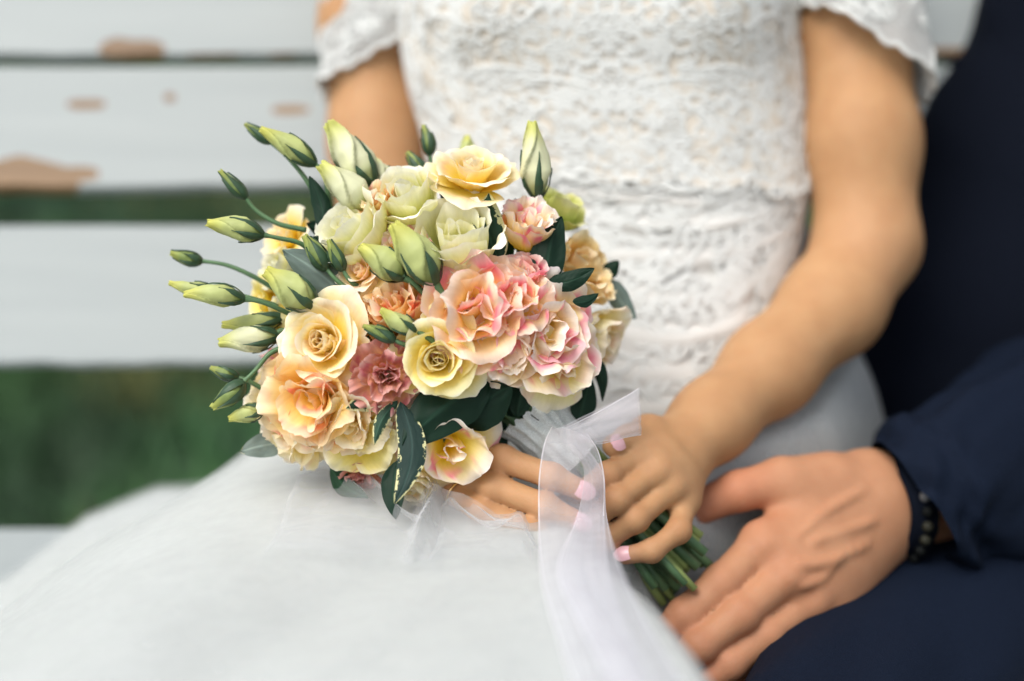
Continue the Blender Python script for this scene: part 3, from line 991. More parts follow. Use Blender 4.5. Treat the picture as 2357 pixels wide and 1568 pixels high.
# a layer of tulle lying over it
GZ2 = GZ + 0.005 + 0.002 * vnoise(GX * 16 + GY * 9, GY * 4, seed=41) + 0.0008 * vnoise(GX * 45 + GY * 20, GY * 6, seed=42)
uv = np.zeros((GX.size, 2))
mesh_obj('tulle_layer', np.stack([GX, GY, GZ2], -1).reshape(-1, 3), grid_faces(190, 190), M['tulle'], dress, uv=uv)

def sheet(name, rowsP, mat, parent, nu=40, nv=40, wr=0.0, seed=0, freq=3.0):
    """a cloth sheet through rows of points; u across -1..1"""
    R = [catmull(np.array(r), nu) for r in rowsP]
    R = np.array(R)
    cols = np.stack([catmull(R[:, i], nv) for i in range(nu)], 1)      # nv x nu x 3
    du = np.gradient(cols, axis=1); dv = np.gradient(cols, axis=0)
    n_ = np.cross(du, dv); n_ /= np.linalg.norm(n_, axis=2)[..., None] + 1e-12
    u = np.linspace(-1, 1, nu)[None, :]; v = np.linspace(0, 1, nv)[:, None]
    if wr:
        w_ = wr * (vnoise(u * freq + 0 * v, v * 1.6 + 0 * u, seed=seed) + 0.45 * vnoise(u * freq * 2.6, v * 3.2, seed=seed + 1))
        cols = cols + n_ * w_[..., None]
    uv = np.stack([np.broadcast_to(u, (nv, nu)), np.broadcast_to(v, (nv, nu))], -1).reshape(-1, 2)
    return mesh_obj(name, cols.reshape(-1, 3), grid_faces(nu, nv), mat, parent, uv=uv)
# tulle frills pushed up round the fingers
sheet('tulle_frill', [[W(985, 1105, .868), W(1010, 1120, .862), W(1085, 1150, .858), W(1160, 1195, .853), W(1235, 1232, .850)],
                      [W(965, 1150, .858), W(1005, 1165, .850), W(1075, 1195, .848), W(1150, 1235, .845), W(1240, 1262, .843)],
                      [W(940, 1230, .838), W(990, 1245, .833), W(1060, 1265, .832), W(1140, 1290, .830), W(1240, 1300, .828)],
                      [W(920, 1320, .800), W(980, 1325, .797), W(1050, 1330, .797), W(1140, 1345, .796), W(1250, 1350, .795)]], M['tulle2'], dress, 60, 50, 0.0020, 5, 3.0)
def on_lap(x, y, z=0.600):
    v = (784 - y) * K
    d = (CAM[2] - z) / (math.sin(PITCH) - math.cos(PITCH) * v)
    return W(x, y, d)
def puff(x0, x1, y0, y1, ridges, seed):
    c = [on_lap(x, y) for x in (x0, x1) for y in (y0, y1)]
    xs_ = np.linspace(min(p[0] for p in c), max(p[0] for p in c), 110); ys_ = np.linspace(min(p[1] for p in c), max(p[1] for p in c), 110)
    X, Y = np.meshgrid(xs_, ys_)
    h = np.zeros_like(X) - 0.012
    mask = np.minimum(np.minimum((X - xs_[0]), (xs_[-1] - X)), np.minimum(Y - ys_[0], ys_[-1] - Y)) / 0.02
    h = h + 0.021 * sstep(mask, 0, 1) + 0.003 * vnoise(X * 40, Y * 40, seed=seed)
    for pts, amp, wd in ridges:
        P = catmull([on_lap(*p)[:2] for p in pts], 40)
        dm = np.full(X.shape, 9.0)
        for q in P:
            dm = np.minimum(dm, np.hypot(X - q[0], Y - q[1]))
        h = h + amp * np.exp(-(dm / wd) ** 2) * sstep(mask, 0, .6)
    mesh_obj('tulle_frill', np.stack([X, Y, lap_z(X, Y) + h], -1).reshape(-1, 3), grid_faces(110, 110), M['tulle2'], dress, uv=np.zeros((X.size, 2)))
puff(640, 1060, 1085, 1330, [([(1003, 1128), (1000, 1175), (968, 1245), (945, 1310)], .012, .0035), ([(835, 1135), (890, 1185), (950, 1232)], .009, .003), ([(700, 1100), (760, 1120), (850, 1190)], .006, .004)], 3)
puff(960, 1270, 1140, 1330, [([(1010, 1135), (1060, 1190), (1120, 1240), (1190, 1250)], .008, .004), ([(1080, 1165), (1150, 1225), (1235, 1260)], .006, .003)], 9)

# ------------------------------------------------------------------ the groom
groom = empty('person', 'man in dark waistcoat and navy suit seated with one hand beside the bouquet stems', 'person')
GFd = Field(axis(0.05, 0.80, 0.08, 0.30, 0.0018, 0.006), axis(0.70, 1.45, 0.72, 1.02, 0.0018, 0.006), axis(0.38, 1.56, 0.40, 0.62, 0.0018, 0.006))
gw_ = W(2005, 1168, 0.985)
gm = [W(1754, 1250, 0.932), W(1808, 1322, 0.922), W(1862, 1382, 0.930), W(1908, 1430, 0.945)]
gf = [[gm[0], W(1660, 1344, 0.912), W(1576, 1416, 0.905), W(1522, 1462, 0.905)],
      [gm[1], W(1703, 1414, 0.902), W(1612, 1486, 0.895), W(1554, 1532, 0.895)],
      [gm[2], W(1762, 1462, 0.908), W(1680, 1528, 0.898), W(1622, 1574, 0.896)],
      [gm[3], W(1838, 1484, 0.928), W(1774, 1538, 0.92), W(1724, 1578, 0.918)]]
grr = [[0.0128, 0.0119, 0.0108, 0.0090], [0.0126, 0.0118, 0.0107, 0.0090], [0.0122, 0.0113, 0.0102, 0.0086], [0.0110, 0.0100, 0.0090, 0.0076]]
gth = ([W(1900, 1108, 0.970), W(1800, 1108, 0.955), W(1700, 1130, 0.948), W(1585, 1178, 0.955)], [0.0195, 0.0160, 0.0132, 0.0115])
hand_field(GFd, gw_, W(2100, 1150, 1.0), gm, gf, gth, grr, 1.35, 0.0112, 0.0010)
def gback(X, Y, Z):
    f = rcone(X, Y, Z, W(1995, 1120, .985), W(1850, 1160, .957), 0.023, 0.017)
    f = smin(f, rcone(X, Y, Z, W(1995, 1170, .985), W(1860, 1270, .945), 0.024, 0.016), 0.02)
    return smin(f, rcone(X, Y, Z, W(2005, 1215, .985), W(1900, 1340, .946), 0.022, 0.014), 0.02)
GBACK = 1
add(GFd, gback, (0.1, .82, .40), (.34, 1.05, .66), 0.018)
def surf_pt(fld, x, y, d0=0.86, d1=1.02):
    """first point of the body along a picture ray"""
    for d in np.arange(d0, d1, 0.0012):
        p = W(x, y, d)
        ix = [min(len(a) - 1, np.searchsorted(a, q)) for a, q in zip(fld.ax, p)]
        if fld.F[ix[0], ix[1], ix[2]] < 0:
            return p
    return W(x, y, d1)
for path in ([(1995, 1255), (1930, 1285), (1890, 1330), (1850, 1350)], [(1930, 1285), (1880, 1300), (1835, 1300)], [(1985, 1130), (1900, 1180), (1830, 1240)], [(2010, 1200), (1940, 1225), (1870, 1250)]):
    P = catmull([surf_pt(GFd, *q) for q in path], 12) + FWD * 0.0006
    for i in range(11):
        lo2, hi2 = bounds([P[i], P[i + 1]], 0.014)
        add(GFd, lambda X, Y, Z: rcone(X, Y, Z, P[i], P[i + 1], 0.0012, 0.0012), lo2, hi2, 0.005)
gel = W(2470, 1015, 1.10); gsh = W(2555, -100, 1.25)
add_chain(GFd, [W(2000, 1160, .99), W(2120, 1140, 1.02), W(2320, 1075, 1.06), gel], [0.031, 0.034, 0.040, 0.042], 0.02, 0.02)
add_chain(GFd, [gel, W(2540, 800, 1.13), W(2562, 300, 1.2), gsh], [0.042, 0.042, 0.046, 0.05], 0.01, 0.02)
gc0 = np.array([0.50, 1.30, 0.60])
def gtrunk(X, Y, Z):
    Ys = 1.30 + (Y - 1.30) * 1.45
    f = rcone(X, Ys, Z, np.array([0.57, 1.30, 0.56]), np.array([0.58, 1.30, 1.02]), 0.13, 0.12)
    f = smin(f, rcone(X, Y, Z, np.array([0.58, 1.29, 1.1]), np.array([0.58, 1.27, 1.24]), 0.055, 0.055), 0.03)
    return smin(f * 0.8, ellips(X, Y, Z, (0.58, 1.25, 1.36), (0.08, 0.10, 0.12)), 0.02)
add(GFd, gtrunk, (0.05, .8, .42), (.80, 1.45, 1.55), 0.01)
V, Q = surface_nets(GFd)
base = np.array([0.44, 0.222, 0.122])
col = np.tile(base, (len(V), 1))
for f in gf:
    col = tint(V, col, f[0], 0.014, (0.46, 0.16, 0.09), 0.6)
    col = tint(V, col, f[1], 0.011, (0.48, 0.19, 0.11), 0.55)
    col = tint(V, col, f[2], 0.011, (0.50, 0.20, 0.12), 0.6)
    col = tint(V, col, f[3], 0.014, (0.52, 0.20, 0.12), 0.6)
col = tint(V, col, gth[0][2], 0.022, (0.55, 0.20, 0.11), 0.6)
col = tint(V, col, gth[0][3], 0.022, (0.55, 0.18, 0.11), 0.7)
gbody = mesh_obj('body', V, Q, M['skin_m'], groom, col=col)

def loft(name, secs, mat, parent, nu=64, nv=60, wr=0.0, seed=0, closed=True):
    """secs: (centre, e1, e2) half axes along a path"""
    C_ = catmull([s_[0] for s_ in secs], nv); A_ = catmull([s_[1] for s_ in secs], nv); B_ = catmull([s_[2] for s_ in secs], nv)
    th = np.linspace(0, 2 * math.pi, nu, endpoint=False)
    P = C_[:, None] + np.cos(th)[None, :, None] * A_[:, None] + np.sin(th)[None, :, None] * B_[:, None]
    if wr:
        v = np.linspace(0, 1, nv)[:, None]
        n_ = P - C_[:, None]; n_ /= np.linalg.norm(n_, axis=2)[..., None]
        w_ = wr * (vnoise(np.cos(th)[None] * 2.2 + v * 6, np.sin(th)[None] * 2.2 + v * 3, v * 5, seed=seed) + 0.5 * vnoise(np.cos(th)[None] * 4 - v * 14, np.sin(th)[None] * 4, v * 9, seed=seed + 1))
        P = P + n_ * w_[..., None]
    return mesh_obj(name, P.reshape(-1, 3), grid_faces(nu, nv, True), mat, parent)
# dark waistcoat round the trunk
secs = []
for (y, l, dc, b) in [(-330, 2270, 1.27, .12), (-100, 2275, 1.26, .125), (60, 2235, 1.26, .125), (250, 2140, 1.25, .13), (420, 2040, 1.25, .13), (600, 1840, 1.25, .13), (800, 1830, 1.25, .13), (1000, 1880, 1.24, .13), (1150, 1950, 1.23, .13)]:
    a = W(l, y, dc)
    c = np.array([0.58, a[1], a[2]])
    secs.append((c, np.array([c[0] - a[0], 0, 0]), np.array([0, b, 0])))
loft('waistcoat', secs, M['black'], groom, 80, 70, 0.007, 7)
# navy sleeve
def arm_sec(p, ax_, ra_, rb_):
    e1_ = nrm(UP - ax_ * (UP @ ax_)); e2_ = np.cross(ax_, e1_)
    return (p, e1_ * ra_, e2_ * rb_)
sp0 = W(2092, 1168, 0.985); sp1 = W(2190, 1130, 1.01); sp2 = W(2320, 1090, 1.05); sp3 = W(2460, 1030, 1.10)
ax_ = nrm(sp3 - sp0)
secs = [arm_sec(sp0, D(.86, .50, -.12), 0.047, 0.052), arm_sec(sp0 * .6 + sp1 * .4, D(.90, .40, -.2), 0.054, 0.058), arm_sec(sp1, D(.94, .32, -.2), 0.063, 0.064), arm_sec(sp2, ax_, 0.078, 0.07), arm_sec(sp3, ax_, 0.088, 0.075),
        (W(2540, 800, 1.13), np.array([0.06, 0, 0.06]), np.array([0, 0.075, 0])), (W(2560, 300, 1.2), np.array([0.085, 0, 0.02]), np.array([0, 0.085, 0])), (W(2540, -200, 1.25), np.array([0.08, 0, 0.01]), np.array([0, 0.085, 0]))]
loft('jacket_sleeve', secs, M['navy'], groom, 80, 140, 0.0090, 17)
# trousers: the near thigh
t0 = W(2560, 1180, 1.18); t1 = W(2150, 1480, 1.02); t2 = W(1930, 1800, 0.86); t3 = W(1850, 2150, 0.74)
secs = []
for p, r in ((t0, .098), (t1, .090), (t2, .082), (t3, .075)):
    a_ = nrm(t3 - t0)
    e1_ = nrm(np.cross(a_, [0, 0, 1])); e2_ = np.cross(e1_, a_)
    secs.append((p, e1_ * r, e2_ * r * 0.9))
secs.append((t3 + np.array([-0.01, -0.07, -0.10]), e1_ * .07, nrm(np.array([0, -1, 0.3])) * .07))
secs.append((t3 + np.array([-0.01, -0.09, -0.45]), e1_ * .065, np.array([0, -1, 0]) * .065))
loft('trousers', secs, M['navy'], groom, 72, 110, 0.0085, 27)
# bracelet of beads between the hand and the cuff
brc = empty('bracelet', 'black wrist band with beads on the man\'s wrist at the navy cuff', 'bracelet')
bax = nrm(W(2110, 1150, 1.0) - W(2020, 1166, .988)); b1 = nrm(UP - bax * (UP @ bax)); b2 = np.cross(bax, b1)
bc = W(2042, 1166, 0.988)
loft('band', [(W(2022, 1166, .987), b1 * .0352, b2 * .0352), (W(2032, 1166, .988), b1 * .0375, b2 * .0375), (W(2062, 1164, .990), b1 * .038, b2 * .038), (W(2082, 1162, .992), b1 * .0368, b2 * .0368)], M['black'], brc, 48, 16, 0.0008, 3)
def sphere(c, r, nu=12, nv=8):
    V = []
    for j in range(nv + 1):
        p = math.pi * j / nv
        for i in range(nu):
            a = 2 * math.pi * i / nu
            V.append(c + r * np.array([math.sin(p) * math.cos(a), math.sin(p) * math.sin(a), math.cos(p)]))
    return np.array(V), grid_faces(nu, nv + 1, True)
for k in range(24):
    a = 2 * math.pi * k / 24
    p = bc + bax * 0.004 + (b1 * math.cos(a) + b2 * math.sin(a)) * 0.0392
    m = M['bead']
    side = (p - bc) @ TOC
    u_ = (p - bc) @ b1
    if side > 0 and 0.006 < u_ < 0.013:
        m = M['silver']
    if side > 0 and -0.022 < u_ < -0.008:
        m = M['bead2']
    V, F = sphere(p, 0.0040)
    mesh_obj('bead', V, F, m, brc)

# ------------------------------------------------------------------ the bouquet
bq = empty('bridal_bouquet', 'round bouquet of cream, yellow and pink ruffled flowers with green buds, tied with white ribbon', 'bouquet')
BIND = W(1235, 965, 0.905)
DC, DR = (985, 745), 0.128
def dome_depth(x, y, lift=0.0):
    dx, dy = (x - DC[0]) * S(.9), (y - DC[1]) * S(.9)
    r2 = dx * dx + dy * dy
    return 0.955 - math.sqrt(max(0.0, DR * DR - r2)) * 0.88 - lift
def dome_axis(x, y):
    dx, dy = (x - DC[0]) * S(.9) / DR, (y - DC[1]) * S(.9) / DR
    return D(dx * 1.05, -dy * 1.05, math.sqrt(max(0.06, 1 - dx * dx - dy * dy)))
def frame(axis_, roll=0.0):
    z = nrm(axis_)
    x = np.cross(UP, z)
    if np.linalg.norm(x) < 0.1:
        x = np.cross(RIGHT, z)
    x = nrm(x); y = np.cross(z, x)
    c, s_ = math.cos(roll), math.sin(roll)
    return np.stack([x * c + y * s_, -x * s_ + y * c, z], 1)          # columns

def petal_mesh(seed, theta, r0, Lp, phi0, phi1, Wd, curl, A, freq, lip=0.0, cut=0.3, roll=0.0, spiral=0.0, pal=None, tone=1.0, serr=1.0, nu=25, nv=20, twist=0.0, wave=0.05):
    r_ = np.random.default_rng(seed)
    m = 60
    vv = np.linspace(0, 1, m)
    ph = phi0 + (phi1 - phi0) * vv ** 0.9 + lip * sstep(vv, 0.72, 1.0)
    ds = Lp / (m - 1)
    rr_ = r0 + np.concatenate([[0], np.cumsum(np.sin(ph[:-1]) * ds)])
    zz_ = np.concatenate([[0], np.cumsum(np.cos(ph[:-1]) * ds)])
    u = np.linspace(-1, 1, nu)[None, :]
    v = np.linspace(0, 1, nv)[:, None] ** 0.8
    ser = 0.05 * vnoise(u * 3 + 5, seed=seed) + serr * (0.022 * vnoise(u * 9, seed=seed + 1) + 0.018 * vnoise(u * 17, seed=seed + 2))
    ve = v * (1 - cut * np.abs(u) ** 2.4) + ser * v ** 2
    ve = np.clip(ve, 0, 1.08)
    vi = np.clip(ve, 0, 1)
    R = np.interp(vi, vv, rr_); Zp = np.interp(vi, vv, zz_); PH = np.interp(vi, vv, ph)
    ex = np.maximum(ve - 1, 0) * Lp
    R = R + np.sin(PH) * ex; Zp = Zp + np.cos(PH) * ex
    w = Wd * (0.30 + 0.70 * np.sin(np.clip(ve / 0.75, 0, 1) * math.pi / 2) ** 0.8)
    rho = np.maximum(np.abs(R) * curl, 0.42 * Wd)
    a = np.clip(u * w / rho, -2.4, 2.4)
    rad = R + rho * (np.cos(a) - 1) + spiral * a * rho
    tan = rho * np.sin(a)
    # outward normal in the petal's own section
    nr, nz = np.cos(PH) * np.cos(a), -np.sin(PH)
    ntan = np.cos(PH) * np.sin(a)
    env = np.maximum(vi ** 2.6, (np.abs(u) ** 3) * 0.75 * vi)
    p1, p2, p3 = r_.uniform(0, 6.28, 3)
    wob = np.sin(freq * math.pi * u + p1 + 0.8 * vnoise(u * 2, seed=seed + 3)) + 0.40 * np.sin(freq * 2.3 * math.pi * u + p2 + 2 * v) + 0.22 * vi ** 6 * vnoise(u * 11, v * 4, seed=seed + 4)
    low = wave * Lp * vnoise(u * 1.3 + 7, v * 1.6, seed=seed + 5) * vi
    disp = A * env * wob + low + roll * Lp * (np.abs(u) ** 2.5) * vi
    rad = rad + nr * disp; tan = tan + ntan * disp; Zq = Zp + nz * disp
    tan = tan + A * 0.35 * env * np.cos(freq * 1.7 * math.pi * u + p3)
    th = theta + twist * vi
    X = rad * np.cos(th) - tan * np.sin(th); Y = rad * np.sin(th) + tan * np.cos(th)
    V = np.stack([X, Y, Zq], -1).reshape(-1, 3)
    # own colours: base, body, rim, blushes; base yellow widened to imitate warm inner glow
    base_, body_, rim_, blush_, bl, rimw = pal
    e = np.clip(np.maximum(vi, 0.0), 0, 1)
    edge = np.clip(np.maximum((e - (1 - rimw)) / rimw, (np.abs(u) - (1 - rimw * 0.8)) / (rimw * 0.8) * sstep(e, .3, .7)), 0, 1)
    edge = np.clip(edge + 0.25 * vnoise(u * 5, v * 5, seed=seed + 6) * (edge > 0), 0, 1)
    t1_ = sstep(e, 0.22, 0.92)[..., None]
    c = np.array(base_) * (1 - t1_) + np.array(body_) * t1_
    b_ = bl * sstep(vnoise(u * 1.9 + 3.3, v * 1.8, seed=seed + 7) + 0.35 * vnoise(u * 6, v * 5, seed=seed + 8), 0.08, 0.52) * sstep(e, 0.35, 0.8)
    c = c * (1 - b_[..., None]) + np.array(blush_) * b_[..., None]
    c = c * (1 - 0.85 * edge[..., None]) + np.array(rim_) * 0.85 * edge[..., None]
    thin = sstep(np.maximum(e, np.abs(u) * sstep(e, 0.2, 0.6)), 0.955, 1.0)[..., None] * 0.35
    c = c * (1 - thin) + np.minimum(np.array(rim_) * 1.15 + 0.05, 0.9) * thin
    c = c * tone
    uv = np.stack([np.broadcast_to(u, ve.shape), ve], -1).reshape(-1, 2)
    return V, grid_faces(nu, nv), np.clip(c, 0, 1).reshape(-1, 3), uv

R_ = math.radians
# whorls: count, r0, length, phi0, phi1, half width, curl, ruffle, freq, lip   (all lengths in flower radii, inner first)
TYPES = {
 'rose': [(1, .03, .62, 2, -4, .34, 1.0, .0, 1, 4), (3, .06, .66, 10, -12, .38, 1.0, .01, 1.5, 8), (3, .10, .74, 24, -10, .54, 1.0, .02, 1.5, 18), (4, .13, .86, 40, 6, .70, 1.05, .03, 1.6, 36), (5, .15, 1.00, 60, 36, .84, 1.15, .04, 1.8, 48), (3, .16, 1.10, 80, 72, .90, 1.3, .05, 1.8, 40)],
 'cup': [(3, .06, 1.15, 18, -14, .55, 1.0, .035, 2, 10), (3, .10, 1.35, 36, -10, .72, 1.0, .04, 2, 20), (3, .14, 1.45, 54, -10, .85, 1.0, .05, 2.2, 40), (4, .15, 1.42, 68, 0, .90, 1.05, .06, 2.4, 62)],
 'ruffle': [(3, .04, .74, 8, 4, .46, 1.2, .09, 2.2, 15), (4, .08, .88, 22, 20, .56, 1.4, .12, 2.2, 22), (4, .10, 1.0, 42, 42, .66, 1.6, .13, 2.2, 28), (5, .12, 1.12, 66, 70, .74, 1.8, .12, 2.2, 25)],
 'frill': [(2, .04, .82, 8, 6, .55, 1.3, .13, 1.2, 25), (4, .08, .96, 24, 24, .70, 1.4, .16, 1.3, 28), (4, .10, 1.06, 46, 46, .82, 1.6, .15, 1.4, 30), (5, .12, 1.14, 72, 78, .86, 1.9, .10, 1.6, 20)],
 'vase': [(3, .05, 1.08, 10, 6, .50, 1.1, .12, 2, 22), (3, .09, 1.22, 28, 2, .64, 1.1, .12, 2, 28), (4, .12, 1.30, 46, -2, .74, 1.05, .11, 2, 44), (4, .14, 1.22, 62, 0, .84, 1.0, .05, 2, 40)],
 'droop': [(2, .05, .70, 14, 4, .5, 1.2, .08, 1.8, 20), (3, .08, .98, 44, 40, .74, 1.4, .12, 1.8, 30), (3, .10, 1.30, 72, 118, .86, 1.9, .06, 1.4, 20)],
 'open': [(2, .05, .70, 14, -6, .5, 1.1, .05, 2, 20), (3, .08, .98, 40, 34, .78, 1.3, .08, 2.0, 30), (4, .10, 1.15, 66, 74, .92, 1.6, .08, 1.8, 30)],
}
CREAM = (.80, .74, .56); WHITE = (.80, .80, .68); YEL = (.86, .66, .16); PEACH = (.84, .56, .34); PINK = (.84, .40, .36); HOT = (.78, .16, .24); GRN = (.50, .56, .18); DUSTY = (.60, .26, .22)
PALS = {   # base, body, rim, blush, blush amount, rim width
 'white': ((.70, .74, .12), (.93, .92, .64), (.97, .97, .87), (.95, .89, .46), .45, .30),
 'lemon': ((.93, .78, .05), (.96, .87, .36), (.97, .94, .70), (.96, .80, .28), .45, .25),
 'cream': ((.94, .78, .08), (.97, .86, .48), (.98, .92, .74), (.97, .70, .54), .55, .34),
 'blush': ((.95, .74, .10), (.97, .83, .54), (.98, .91, .78), (.96, .54, .46), .55, .30),
 'pink': ((.97, .74, .08), (.98, .71, .46), (.98, .84, .74), (.93, .16, .28), .88, .26),
 'pinkw': ((.96, .80, .05), (.98, .83, .56), (.98, .92, .86), (.93, .15, .34), .86, .28),
 'coral': ((.96, .76, .08), (.98, .73, .34), (.98, .85, .60), (.90, .19, .15), .82, .28),
 'dusty': ((.84, .44, .12), (.64, .27, .22), (.80, .48, .42), (.50, .06, .13), .6, .22),
 'peach': ((.96, .76, .08), (.97, .80, .40), (.98, .87, .60), (.96, .64, .44), .4, .24),
 'pale': ((.92, .82, .16), (.96, .90, .62), (.98, .95, .84), (.96, .60, .54), .45, .26),
 'hot': ((.95, .60, .20), (.95, .54, .48), (.96, .76, .70), (.84, .08, .22), .9, .2),
 'greeny': ((.50, .62, .10), (.76, .79, .26), (.88, .89, .56), (.90, .77, .26), .3, .2),
}
flower_n = [0]
def flower(x, y, rpx, typ, pal, axis_=None, d=None, lift=0.0, roll=None, label=None, openk=1.0, seed=None, drop=(), tone=1.0, ruf=1.0):
    flower_n[0] += 1
    seed = seed if seed is not None else flower_n[0] * 131
    r_ = random.Random(seed)
    d = FD(dome_depth(x, y, lift) if d is None else d)
    ax_ = dome_axis(x, y) if axis_ is None else D(*axis_)
    s_ = rpx * S(d)
    hgt = {'rose': .50, 'cup': .80, 'ruffle': .55, 'frill': .55, 'open': .45, 'vase': .80, 'droop': .45}[typ] * s_
    c = W(x, y, d) - ax_ * hgt
    o = bpy.data.objects.new('flower', None)
    o.empty_display_size = 0.01
    scene.collection.objects.link(o)
    o.parent = bq
    if label:
        o['label'] = label
    Rm = frame(ax_, r_.uniform(0, 6.28) if roll is None else roll)
    base_th = 0.0
    wn_ = len(TYPES[typ])
    for wi, (n, r0, Lp, p0, p1, Wd, cu, A, fr, lip) in enumerate(TYPES[typ]):
        base_th += 0.9
        for k in range(n):
            if (wi, k) in drop:
                continue
            jt = .38 if typ in ('frill', 'ruffle', 'vase') else .2
            th = base_th + 2 * math.pi * k / n + r_.uniform(-jt, jt)
            j = lambda q: q * r_.uniform(.88, 1.12)
            V, F, c_, uv = petal_mesh(seed * 7 + wi * 31 + k, th, r0 * s_, j(Lp) * s_, R_(j(p0) * openk), R_((p1 + r_.uniform(-9, 9) * (2.0 if typ == 'frill' else 1)) * openk), j(Wd) * s_, cu, j(A) * s_ * ruf, j(fr), R_(j(lip)),
                                      cut=r_.uniform(.22, .36), spiral=0.10 if typ in ('rose', 'cup') else 0.03, pal=PALS[pal], serr=0.45 if typ in ('rose', 'cup', 'open', 'droop') else 1.0, tone=tone * r_.uniform(.94, 1.04), wave=0.07 if typ in ('ruffle', 'frill', 'vase') else 0.05, nu=41 if rpx > 60 else 27, nv=24)
            V = V @ Rm.T + c
            mesh_obj('petal', V, F, M['petal'], o, col=c_, uv=uv)
    # green calyx below the flower and the stem down to the tie
    pth = catmull([c - ax_ * 0.001, c - ax_ * 0.022, c * 0.45 + BIND * 0.55 - ax_ * 0.012, BIND + nrm(c - BIND) * 0.006], 14)
    V, F = tube_mesh(pth, np.interp(np.linspace(0, 1, 14), [0, .12, .3, 1], [.0042, .0034, .0019, .0016]), 6)
    mesh_obj('stem', V, F, M['stem'], o)
    return o

FL = [
 # back row first
 (650, 545, 72, 'open', 'cream', (-.75, .35, .55), .955, 'cream flower behind the stalks of the long buds'),
 (640, 622, 58, 'cup', 'white', (-.8, .2, .55), .94, 'whitish green flower at the bouquet\'s bud side'),
 (602, 690, 62, 'open', 'lemon', (-.85, 0, .5), .945, 'yellow flower half hidden behind the green buds'),
 (1290, 480, 66, 'cup', 'greeny', (.45, .75, .45), .95, 'yellow green flower beside the tall upright bud'),
 (1345, 625, 116, 'vase', 'peach', (.72, .30, .60), .945, 'smooth peach flower facing the dress'),
 (1380, 785, 84, 'cup', 'pale', (.80, -.30, .45), .945, 'pale beige flower leaning on the dress'),
 (1090, 386, 100, 'rose', 'cream', (.06, .84, .54), .888, 'cream flower with yellow heart at the top of the bouquet'),
 (935, 455, 92, 'cup', 'white', (-.25, .72, .65), .885, 'white green cupped flower between the cream ones'),
 (868, 468, 64, 'vase', 'coral', (-.30, .60, .72), .89, 'small coral ruffled flower between two white ones'),
 (805, 528, 100, 'cup', 'white', (-.62, .48, .62), .885, 'white cupped flower leaning towards the long buds'),
 (928, 556, 62, 'ruffle', 'pinkw', (-.20, .50, .84), .872, 'pale pink ruffled flower behind the large swollen bud'),
 (1055, 552, 124, 'cup', 'white', (-.12, .66, .74), .866, 'large pale lemon flower with green outer petals'),
 (1222, 512, 88, 'vase', 'pinkw', (.22, .80, .55), .885, 'pink ruffled flower above the dark leaves'),
 (1212, 628, 68, 'vase', 'hot', (.15, .62, .75), .87, 'deep pink ruffled flower under the dark leaves'),
 (828, 622, 58, 'rose', 'blush', (-.35, .30, .88), .868, 'small pale peach flower with a green bud lying on it'),
 (1048, 668, 80, 'vase', 'blush', (-.10, .55, .82), .852, 'dusty peach ruffled flower behind the large pink one'),
 (660, 742, 60, 'cup', 'lemon', (-.7, .1, .7), .90, 'pale lemon flower tucked behind the round cream one'),
 (905, 700, 100, 'vase', 'coral', (-.28, .66, .68), .858, 'coral pink flower with a yellow cup above the yellow rose'),
 (855, 790, 84, 'cup', 'peach', (-.2, .1, .95), .872, 'yellow peach flower between the two round roses'),
 (632, 862, 62, 'ruffle', 'pink', (-.70, -.05, .70), .905, 'pink flower beside the drooping bud'),
 (1268, 765, 122, 'frill', 'pinkw', (.48, .05, .85), .862, 'white and pink ruffled flower with a yellow throat'),
 (1092, 715, 136, 'frill', 'pink', (-.02, .16, .98), .838, 'largest pink and peach ruffled flower in the middle of the bouquet'),
 (1182, 690, 92, 'frill', 'pink', (.15, .30, .92), .846, 'pink ruffled flower pressed against the largest pink one'),
 (1178, 805, 84, 'frill', 'pinkw', (.20, -.20, .95), .852, 'white pink ruffled flower below the largest pink one'),
 (805, 975, 92, 'frill', 'cream', (-.05, -.40, .90), .858, 'cream ruffled flower beside the cream bordered leaf'),
 (620, 925, 74, 'frill', 'cream', (-.70, -.15, .65), .895, 'cream ruffled flower beside the lowest green bud'),
 (1300, 850, 96, 'droop', 'pale', (.35, -.30, .88), .868, 'ivory flower with broad drooping petals above the ribbon'),
 (737, 785, 104, 'rose', 'cream', (-.28, .10, .95), .846, 'round cream and peach open rose beside the green buds'),
 (1008, 826, 98, 'rose', 'lemon', (.02, -.10, .99), .834, 'round yellow rose under the large pink flower'),
 (892, 868, 76, 'ruffle', 'dusty', (.10, -.10, .98), .838, 'dusky wine pink flower in the shade between roses'),
 (662, 1000, 92, 'frill', 'cream', (-.62, -.48, .62), .89, 'pale peach ruffled flower resting on the skirt'),
 (830, 1015, 108, 'droop', 'lemon', (.05, -.42, .90), .872, 'cream yellow flower with broad petals over the skirt'),
 (716, 928, 126, 'frill', 'coral', (-.30, -.22, .93), .850, 'large peach and coral ruffled flower low on the bouquet'),
 (820, 1100, 48, 'ruffle', 'dusty', (-.1, -.75, .6), .895, 'small dusky flower under the cream petals'),
 (952, 1118, 54, 'cup', 'pale', (.1, -.75, .6), .888, 'pale flower touching the tulle under the long leaf'),
 (1040, 1035, 110, 'droop', 'pinkw', (.25, -.35, .90), .866, 'pink and yellow flower lying against the fingers'),
]
for (x, y, r, ty, pa, ax_, d, lab) in FL:
    flower(x, y, r, ty, pa, ax_, d, label=lab)

